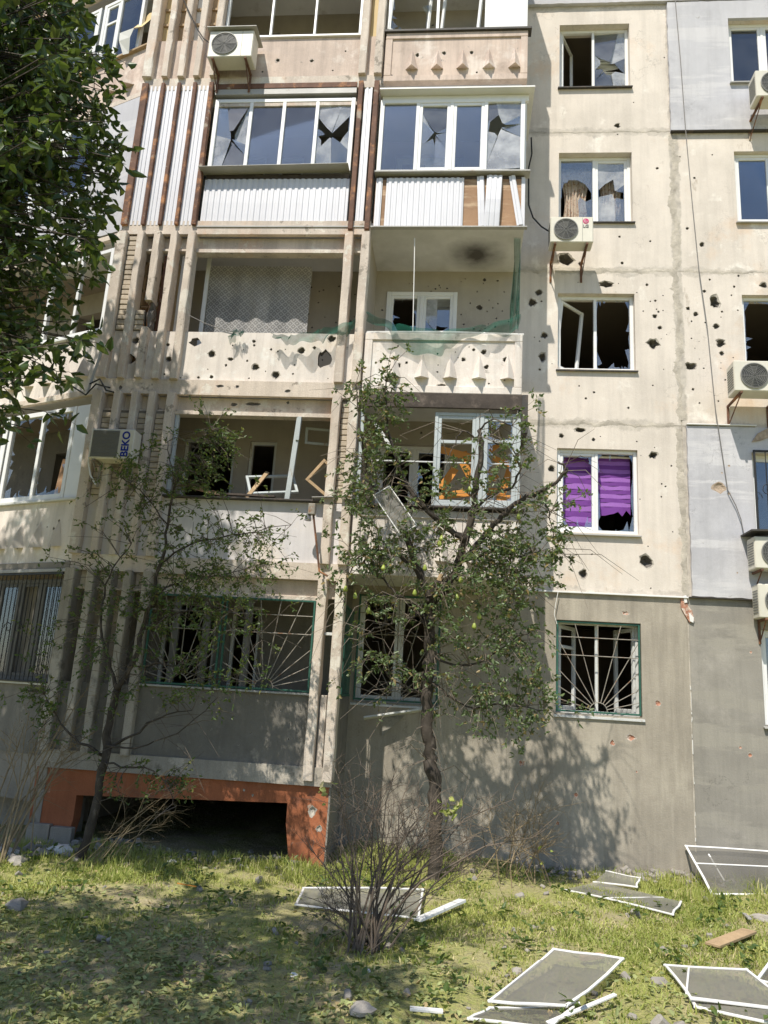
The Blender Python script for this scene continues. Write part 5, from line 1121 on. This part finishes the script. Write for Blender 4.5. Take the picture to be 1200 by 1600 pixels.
for x, y in ((599, 886), (664, 886), (576, 953), (540, 919), (714, 932), (749, 962), (741, 977), (687, 848), (734, 763), (810, 806), (868, 862), (802, 858), (690, 840), (648, 925), (555, 930), (720, 905)):
    link('pear', PM, pt, T(P(x, y, 9.62)) @ Matrix.Rotation(random.uniform(-.4, .4), 4, 'X') @ Matrix.Diagonal((.95, .95, .95, 1)))

# ------------------------------------------------------------------ young tree before the red plinth
random.seed(5)
st = thing('young_tree', 'slim young tree with sparse leaves growing before the red plinth', 'tree', (-4.45, 9.75, 0)); tr = Tree(); tk = MB(); bm = MB()
tr.limb(tk, [Vector((-4.45, 9.75, -.1))]+pp([(148, 1270), (157, 1215), (166, 1165), (176, 1100), (183, 1078)], 9.75, 9.75), .062, .045, 8); tk.build('trunk', m_bark, st, True)
for L, a, b, r0, r1 in (([(183, 1078), (205, 1040), (222, 985), (240, 930), (252, 880), (262, 820), (275, 760), (300, 710), (330, 670)], 9.75, 9.5, .04, .008), ([(183, 1078), (168, 1030), (158, 960), (170, 900), (205, 850)], 9.75, 9.5, .026, .006), ([(160, 1180), (125, 1160), (95, 1130), (70, 1085)], 9.75, 9.6, .024, .006), ([(165, 1170), (205, 1150), (250, 1120), (300, 1110)], 9.75, 9.6, .022, .005),
                        ([(252, 880), (300, 850), (350, 840), (400, 830), (455, 820)], 9.6, 9.4, .014, .004), ([(262, 820), (240, 790), (210, 760), (180, 740)], 9.55, 9.4, .012, .004), ([(240, 930), (290, 905), (340, 900), (380, 890)], 9.65, 9.4, .014, .004), ([(275, 760), (265, 720), (262, 690)], 9.5, 9.4, .01, .004), ([(222, 985), (270, 960), (320, 950), (370, 960), (410, 1000)], 9.7, 9.5, .014, .004),
                        ([(160, 1190), (200, 1200), (235, 1200), (262, 1230), (275, 1260)], 9.7, 9.5, .014, .004), ([(205, 1040), (260, 1040), (320, 1060), (370, 1065)], 9.7, 9.5, .013, .004), ([(166, 1165), (230, 1165), (290, 1135), (340, 1090)], 9.7, 9.5, .013, .004)):
    tr.limb(bm, pp(L, a, b), r0, r1, 6)
bm.build('branches', m_bark, st, True); tr.freeze()
for a in ((34, 300, 745, 40, 30, 9.5, .15), (14, 335, 690, 22, 20, 9.45, .1), (16, 235, 800, 45, 40, 9.55, .2), (22, 350, 850, 50, 25, 9.45, .15), (40, 340, 910, 60, 30, 9.5, .2), (24, 290, 960, 60, 30, 9.55, .2), (20, 200, 900, 60, 50, 9.6, .2), (18, 270, 1030, 70, 40, 9.6, .2), (14, 120, 1020, 40, 60, 9.6, .2), (12, 70, 1100, 30, 30, 9.6, .15), (10, 240, 1220, 40, 20, 9.6, .1), (8, 330, 1080, 40, 20, 9.5, .1), (6, 200, 740, 15, 15, 9.4, .1)):
    blob(*((int(a[0]*2.0),)+a[1:]), .19, 4, 5, .15)
for _ in range(120):
    j = random.randrange(len(tr.A)); a = Vector(tr.A[j]); d = Vector((random.gauss(0, 1), random.gauss(-.2, .5), random.gauss(.1, .7))).normalized(); L = random.uniform(.3, .8); tr.tw.tube([a, a+d*L*.5, a+d*L+Vector((0, 0, -.1*L))], [.005, .004, .002], 3, cap=False)
tr.tw.build('twigs', m_bark2, st)['kind'] = 'stuff'; leaves('foliage', np.array(tr.LP), np.array(tr.LD), .052, .026, m_leafC, st, .3)

# ------------------------------------------------------------------ leafless bushes
def bush(label, base, tips, r0, mat, n_sub, seed, name='bare_bush', fuzz=None, spread=.14):
    random.seed(seed); o = thing(name, label, 'bush', base); base = Vector(base); mb = MB(); fine = MB()
    for tp in tips:
        tp = Vector(tp); b = base+Vector((random.gauss(0, spread), random.gauss(0, spread*.8), -.03)); d = tp-b; m1 = b+d*.35+Vector((random.gauss(0, .05), random.gauss(0, .05), .12*d.length)); m2 = b+d*.7+Vector((random.gauss(0, .06), random.gauss(0, .06), .10*d.length))
        r = r0*random.uniform(.5, 1.15); pts = [b, m1, m2, tp]; mb.tube(pts, [r, r*.75, r*.5, r*.22], 5)
        for _ in range(n_sub):
            f = random.uniform(.3, .98); i = min(2, int(f*3)); q = f*3-i; s = pts[i]+(pts[i+1]-pts[i])*q; dd = (d.normalized()*.7+Vector((random.gauss(0, .6), random.gauss(0, .6), random.gauss(.15, .5)))).normalized(); L = random.uniform(.2, .6)*(1.2-f*.5)
            e1 = s+dd*L*.5; e2 = s+dd*L+Vector((random.gauss(0, .05), random.gauss(0, .05), random.gauss(-.03, .05))); fine.tube([s, e1, e2], [r*.32, r*.24, r*.1], 3, cap=False)
            for _ in range(2):
                d3 = (dd*.6+Vector((random.gauss(0, .6), random.gauss(0, .6), random.gauss(.1, .5)))).normalized(); fine.tube([e1, e1+d3*L*.45], [r*.18, r*.07], 3, cap=False)
    mb.build('stems', mat, o); fine.build('twigs', fuzz or mat, o)['kind'] = 'stuff'; return o
bb = PG(575, 1478); tips = []
random.seed(33)
for _ in range(16): tips.append(P(random.uniform(500, 660), random.uniform(1180, 1330), bb.y+random.uniform(-.3, .5)))
for _ in range(16): tips.append(P(random.uniform(650, 850), random.uniform(1230, 1390), bb.y+random.uniform(-.2, .7)))
for _ in range(8): tips.append(P(random.uniform(470, 540), random.uniform(1300, 1430), bb.y+random.uniform(-.3, .3)))
bs = bush('bare brown many-stemmed bush in the middle of the lawn', (bb.x, bb.y, 0), tips, .0115, m_twig, 11, 6, spread=.10)
lfp = [P(x+random.gauss(0, 8), y+random.gauss(0, 8), bb.y+.2) for x, y in [(712, 1260)]*16+[(698, 1262)]*10+[(505, 1240)]*6+[(590, 1335)]*3+[(845, 1340)]*4]
leaves('foliage', np.array([tuple(p) for p in lfp]), rng.normal(0, 1, (len(lfp), 3)), .07, .045, m_grass, bs, .2, kind=None)
random.seed(34); tips = [P(random.uniform(760, 880), random.uniform(1210, 1330), 10.6+random.uniform(-.4, .4)) for _ in range(18)]
bush('dry tangled brush standing at the foot of the grey wall', (1.1, 10.7, 0), tips, .009, m_straw, 12, 9, 'dry_brush', spread=.35)
tips = [PG(20, 1330)+Vector((random.gauss(.15, .35), random.gauss(0, .25), random.uniform(.9, 2.3))) for _ in range(16)]
bb2 = PG(5, 1345); bush('straw-coloured bush at the left end beside the red plinth', (bb2.x, bb2.y, 0), tips, .014, m_straw, 6, 12, 'bare_bush')
random.seed(35); tips = [P(random.uniform(180, 320), random.uniform(1190, 1320), 9.5+random.uniform(-.2, .2)) for _ in range(12)]
bush('thin drooping dry shoots beside the young tree', (-4.1, 9.6, 0), tips, .006, m_straw, 6, 15, 'dry_brush', spread=.25)
# ------------------------------------------------------------------ screens, boards and rubble on the lawn
def gp(px, py, dz=.03): p = PG(px, py); return Vector((p.x, p.y, gz(p.x, p.y)+dz))
def screen(label, corners, t=.026, mesh=None, bars=(), skip=(), sag=.0, dz=(.04, .04, .04, .04)):
    """insect screen lying where its corners touch the ground; corner order goes round the frame"""
    c = [Vector(p) if not isinstance(p, tuple) or len(p) == 3 else gp(*p, d) for p, d in zip(corners, dz)]; ce = sum(c, Vector())/4
    o = thing('insect_screen', label, 'insect screen', (ce.x, ce.y, 0), 'insect screens thrown onto the lawn'); n = (c[1]-c[0]).cross(c[3]-c[0]).normalized()
    for i in range(4):
        if i in skip: continue
        a, b = c[i], c[(i+1) % 4]; e = (b-a).normalized()*t*.5; q = (b-a).normalized().cross(n); w1, w2 = random.uniform(-.016, .016), random.uniform(-.016, .016); h1 = random.uniform(-.006, .012)
        pts = [a-e, a.lerp(b, .33)+q*w1+n*h1, a.lerp(b, .67)+q*w2+n*h1, b+e]; fb = MB()
        for p_, q_ in zip(pts, pts[1:]): fb.bar(p_-(q_-p_).normalized()*.003, q_+(q_-p_).normalized()*.003, t*random.uniform(.95, 1.0), .016, n)
        fb.build('frame_bar', m_alu, o)
    for i, f, j, g in bars:
        a = c[i].lerp(c[(i+1) % 4], f); b = c[j].lerp(c[(j+1) % 4], g); MB().bar(a, b, t*.7, .012, n).build('frame_bar', m_alu, o)
    k = 10; vs = []
    for j in range(k+1):
        for i in range(k+1):
            u, v = i/k, j/k; p = c[0].lerp(c[1], u).lerp(c[3].lerp(c[2], u), v); w = 16*u*(1-u)*v*(1-v); vs.append(p+n*(-sag*w+.010*math.sin(6*u+4*v)*w))
    MB().add(vs, [[j*(k+1)+i, j*(k+1)+i+1, (j+1)*(k+1)+i+1, (j+1)*(k+1)+i] for j in range(k) for i in range(k)]).build('screen_mesh', mesh or m_mesh, o, True); return o
screen('insect screen raised at one end with broken bar, on top of another one', [(765, 1568), (865, 1512), (973, 1529), (884, 1581)], mesh=m_meshold, bars=[(0, .1, 0, .75)], dz=(.06, .16, .14, .07), t=.024)
screen('insect screen crushed underneath the raised one in the foreground grass', [(733, 1590), (766, 1572), (905, 1572), (858, 1599)], mesh=m_mesh, dz=(.03, .03, .04, .03), t=.024)
tag(MB().bar(gp(855, 1594, .04), gp(962, 1574, .10), .035, .016, (0, 0, 1)).build('frame_bar', m_alu), 'bent white frame bar sticking out beside the raised insect screen', 'frame bar')
screen('long insect screen with a slanting middle bar lying near the right edge', [(1040, 1525), (1168, 1552), (1290, 1640), (1088, 1596)], mesh=m_meshold, bars=[(0, .30, 3, .28)], dz=(.05, .12, .1, .04), t=.024)
tag(MB().bar(gp(1078, 1589, .07), gp(1225, 1604, .09), .035, .016, (0, 0, 1)).build('frame_bar', m_alu), 'loose white frame bar across the long insect screen', 'frame bar')
screen('insect screen with only its corner showing at the right edge of the lawn', [(1184, 1546), (1215, 1508), (1300, 1520), (1280, 1560)], mesh=m_mesh, dz=(.04, .12, .12, .05), t=.026)
screen('twisted insect screen lying flat on the grass before the grey wall', [(880, 1396), (1051, 1431), (1064, 1409), (935, 1384)], mesh=m_meshold, dz=(.04, .04, .06, .08), t=.026, bars=[(0, .35, 2, .2)], skip=(2, 3))
screen('small torn insect screen against the foot of the grey wall', [(928, 1378), (995, 1389), (1000, 1381), (948, 1370)], mesh=m_meshold, dz=(.05, .05, .12, .12), t=.024, skip=(3,))
screen('long narrow insect screen lying behind the bare bush', [(462, 1421), (654, 1436), (660, 1405), (474, 1394)], mesh=m_meshold, dz=(.04, .05, .10, .08), t=.026)
tag(MB().bar(gp(652, 1440, .05), gp(722, 1420, .09), .10, .03, (0, .2, 1)).build('window_strip', m_pvc), 'white plastic window strip lying beside the bush and screen', 'window strip')
a_ = gp(1112, 1389, .02); b_ = gp(1300, 1402, .02)
screen('large insect screen with a cross bar leaning against the wall at right', [tuple(a_), tuple(b_), (b_.x-.02, D-.06, .37), (a_.x-.06, D-.06, .36)], mesh=m_mesh, t=.03, bars=[(1, .62, 3, .38)])
tag(MB().bar((a_.x+.30, D-.5, .03), (a_.x+.20, D-.2, .30), .02, .012).build('frame_bar', m_alu), 'short thin bar standing behind the leaning insect screen', 'frame bar')
loose_sash('small insect screen hanging point-down among the pear branches', P(617, 797, 9.70), .26, .66, -6, -36, 4, .014, m_alu, name='insect_screen', cat='insect screen', mesh=m_meshold, d=.016)
def board(label, a, b, w, t, mat, dz=.05, cat='board'): return tag(MB().bar(gp(*a, dz), gp(*b, dz+.02), w, t, (0, 0, 1)).build('timber', mat), label, cat)
board('weathered raw plank lying on the lawn under the leaning screen', (1114, 1494), (1172, 1468), .14, .025, m_rawwood); 
board('short pale block of wood beside the raised insect screen', (908, 1508), (942, 1504), .05, .04, m_rawwood); board('narrow grey lath in the grass before the leaning screen', (1163, 1432), (1172, 1446), .04, .02, m_flash)
board('cracked white lath lying among fallen leaves in the foreground', (640, 1584), (692, 1588), .05, .02, m_white); board('thin orange cane lying in the tall grass', (275, 1397), (305, 1403), .012, .012, m_orange, .10, 'stick')
def rock(name, label, px, py, s, mat, cat='stone', group=None, seed=0, flat=.6):
    r = random.Random(seed+int(px*7+py)); c = gp(px, py, s*.25); n, m = 8, 5; mb = MB(); vs = [(c.x, c.y, c.z+s*flat)]
    for j in range(1, m):
        th = math.pi*j/m
        for i in range(n): q = s*r.uniform(.7, 1.15); vs.append((c.x+q*math.sin(th)*math.cos(2*math.pi*i/n), c.y+q*math.sin(th)*math.sin(2*math.pi*i/n), c.z+q*flat*math.cos(th)))
    vs.append((c.x, c.y, c.z-s*flat)); fs = [[0, 1+i, 1+(i+1) % n] for i in range(n)]+[[1+j*n+i, 1+(j+1)*n+i, 1+(j+1)*n+(i+1) % n, 1+j*n+(i+1) % n] for j in range(m-2) for i in range(n)]+[[len(vs)-1, 1+(m-2)*n+(i+1) % n, 1+(m-2)*n+i] for i in range(n)]
    mb.add(vs, fs); return tag(mb.build(name, mat), label, cat, group)
rock('stone', 'pale broken stone in the grass at the left edge', 26, 1424, .11, m_stone); rock('plastic_bag', 'crumpled white plastic bag beside the red plinth', 92, 1338, .16, m_white, 'bag', flat=.45); rock('plastic_bag', 'white crumpled plastic scrap under the straw-coloured bush', 8, 1338, .16, m_white, 'bag', flat=.5, seed=3)
rock('stone', 'grey concrete lump at the foot of the straw-coloured bush', 28, 1352, .12, m_stone, seed=4); rock('paper_scrap', 'white scrap lying in front of the opening of the plinth', 268, 1352, .07, m_white, 'scrap'); rock('paper_scrap', 'tiny white scrap on the shaded leaves', 460, 1521, .035, m_white, 'scrap'); rock('paper_scrap', 'small white scrap just before the bare bush', 574, 1512, .03, m_white, 'scrap'); rock('stone', 'whitish lump of plaster beside the raised insect screen', 808, 1520, .06, m_stone); rock('stone', 'broken piece of slab at the right edge of the lawn', 1190, 1436, .13, m_stone, seed=2, flat=.3); rock('stone', 'brown clod in the foreground near the cracked lath', 565, 1590, .10, m_stone, seed=5, flat=.4)
# rubble along the wall and fallen crumbs
random.seed(44); rb = MB()
for _ in range(900):
    if random.random() < .6: x, y = random.uniform(1.0, 4.4), D-abs(random.gauss(.08, .22))-.03
    elif random.random() < .6: x, y = random.uniform(-5.5, -1.6), B+random.gauss(-.15, .3)
    else: x, y = random.uniform(-4.5, 4), random.uniform(5.8, 11)
    if _ < 90: x, y = random.gauss(-5.3, .45), random.gauss(9.9, .35)
    s = random.uniform(.008, .04)*(1.5 if _ < 90 else 1)*(1 if random.random() < .85 else 1.8); M_ = T((x, y, gz(x, y)+s*.3)) @ Matrix.Rotation(random.random()*6, 4, Vector((random.random(), random.random(), 1)))
    rb.box(-s, s, -s*random.uniform(.5, 1), s*.8, -s*.5, s*.5, s*.3, 0, M_)
tag(rb.build('rubble', m_stone), 'scattered crumbs of concrete and plaster along the walls', 'rubble', kind='stuff')
# ------------------------------------------------------------------ grass, tall weeds, fallen leaves
def vnoise(x, y, s, seed):
    r = np.random.default_rng(seed).random((64, 64)); X, Y = x*s % 64, y*s % 64; i, j = X.astype(int), Y.astype(int); fx, fy = X-i, Y-j; fx, fy = fx*fx*(3-2*fx), fy*fy*(3-2*fy); i1, j1 = (i+1) % 64, (j+1) % 64
    return (r[i, j]*(1-fx)+r[i1, j]*fx)*(1-fy)+(r[i, j1]*(1-fx)+r[i1, j1]*fx)*fy
def GZ(x, y): return .03*np.sin(1.3*x+.7*y)+.025*np.sin(2.9*x-1.7*y+1)+.012*np.sin(7*x+5*y)-.05*np.clip((y-9.5)/2, 0, 1)
def grass(n, x0, x1, y0, y1, h0, h1, name, label, dens=None, lean=.5, w=.005):
    x = rng.uniform(x0, x1, n*2); y = rng.uniform(y0, y1, n*2); d = .55*vnoise(x+20, y+20, 1.1, 1)+.45*vnoise(x+20, y+20, 3.3, 2)
    keep = rng.random(n*2) < np.clip((d-.27)*2.6, 0.05, 1)*(dens(x, y) if dens else 1); keep &= ~((x < -1.56) & (y > B-.02)) & (y < D-.02); x, y, d = x[keep][:n], y[keep][:n], d[keep][:n]; m = len(x)
    h = rng.uniform(h0, h1, m)*(.5+.9*d); a = rng.uniform(0, 2*np.pi, m); ln = np.abs(rng.normal(0, lean, m)); z = GZ(x, y)-.005
    dx, dy = np.cos(a), np.sin(a); b = rng.uniform(0, np.pi, m); ww = w*rng.uniform(.6, 1.5, m); sx, sy = np.cos(b)*ww, np.sin(b)*ww
    p0 = np.stack([x-sx, y-sy, z], 1); p1 = np.stack([x+sx, y+sy, z], 1); mx, my, mz = x+dx*ln*h*.35, y+dy*ln*h*.35, z+h*.6
    p2 = np.stack([mx+sx*.8, my+sy*.8, mz], 1); p3 = np.stack([mx-sx*.8, my-sy*.8, mz], 1); tp = np.stack([x+dx*ln*h, y+dy*ln*h, z+h*np.clip(1-.25*ln, .35, 1)], 1); tq = tp+np.stack([sx*.12, sy*.12, np.zeros(m)], 1)
    V = np.stack([p0, p1, p2, p3, tq, tp], 1).reshape(-1, 3); i = np.arange(m)[:, None]*6; F = np.concatenate([i+np.array([[0, 1, 2, 3]]), i+np.array([[3, 2, 4, 5]])], 0)
    t = np.zeros((m, 4)); t[:, 0] = np.clip(vnoise(x+7, y+3, 1.6, 5)*.7+rng.uniform(-.2, .4, m), 0, 1); t[:, 1] = rng.uniform(0, 1, m)*(.93+.10*vnoise(x, y+9, .9, 6)); t[:, 3] = 1
    return tag(bulk(name, V, F, m_grass, np.repeat(t, 6, 0)), label, 'grass')
grass(150000, -7.5, 6.5, 4.2, 11.95, .02, .078, 'grass', 'short yellow-green grass covering the lawn', dens=lambda x, y: np.clip(.12+(y-6.5)*.33+.10*(x > .5), .07, 1), lean=1.1)
grass(4200, -5.6, -1.2, 9.0, 10.60, .05, .17, 'tall_grass', 'taller grass growing before the red plinth', dens=lambda x, y: np.clip((y-8.9)*.8, 0, 1), lean=.5, w=.004)
grass(5200, -1.4, 4.8, 10.5, 11.9, .06, .20, 'tall_grass', 'weedy grass growing along the grey wall', dens=lambda x, y: np.where((x < 1.3) | (x > 2.9), 1, .2), lean=.6, w=.005)
n_ = 13000; x = rng.uniform(-6, 5, n_*2); y = rng.uniform(4.5, 9.6, n_*2); k = rng.random(n_*2) < np.clip(1.05-(y-6.4)*.42-.45*(x > -.2+.4*np.sin(3*y)), .06, 1)*np.clip(vnoise(x+9, y+9, .9, 8)*1.5, .25, 1); x, y = x[k][:n_], y[k][:n_]
dr = np.stack([rng.normal(0, 1, len(x)), rng.normal(0, 1, len(x)), rng.normal(.05, .25, len(x))], 1)
tag(leaves('fallen_leaves', np.stack([x, y, GZ(x, y)+rng.uniform(.006, .04, len(x))], 1), dr, .056, .036, m_leafF, None, .5, .6), 'fallen grey-green leaves strewn over the shaded foreground', 'leaves')
# broad-leaved weeds
n_ = 1500; cx = rng.uniform(-5, 4.6, 160); cy = rng.uniform(6.2, 11.6, 160); ii = rng.integers(0, 160, n_); x = cx[ii]+rng.normal(0, .07, n_); y = np.minimum(cy[ii]+rng.normal(0, .07, n_), 11.85); k = ~((x < -1.5) & (y > 10.6)); x, y = x[k], y[k]
tag(leaves('weeds', np.stack([x, y, GZ(x, y)+rng.uniform(.01, .10, len(x))], 1), np.stack([rng.normal(0, 1, len(x)), rng.normal(0, 1, len(x)), rng.uniform(0, .8, len(x))], 1), .075, .045, m_leafC, None, .3, .5), 'small broad-leaved weeds dotted through the lawn', 'weeds')
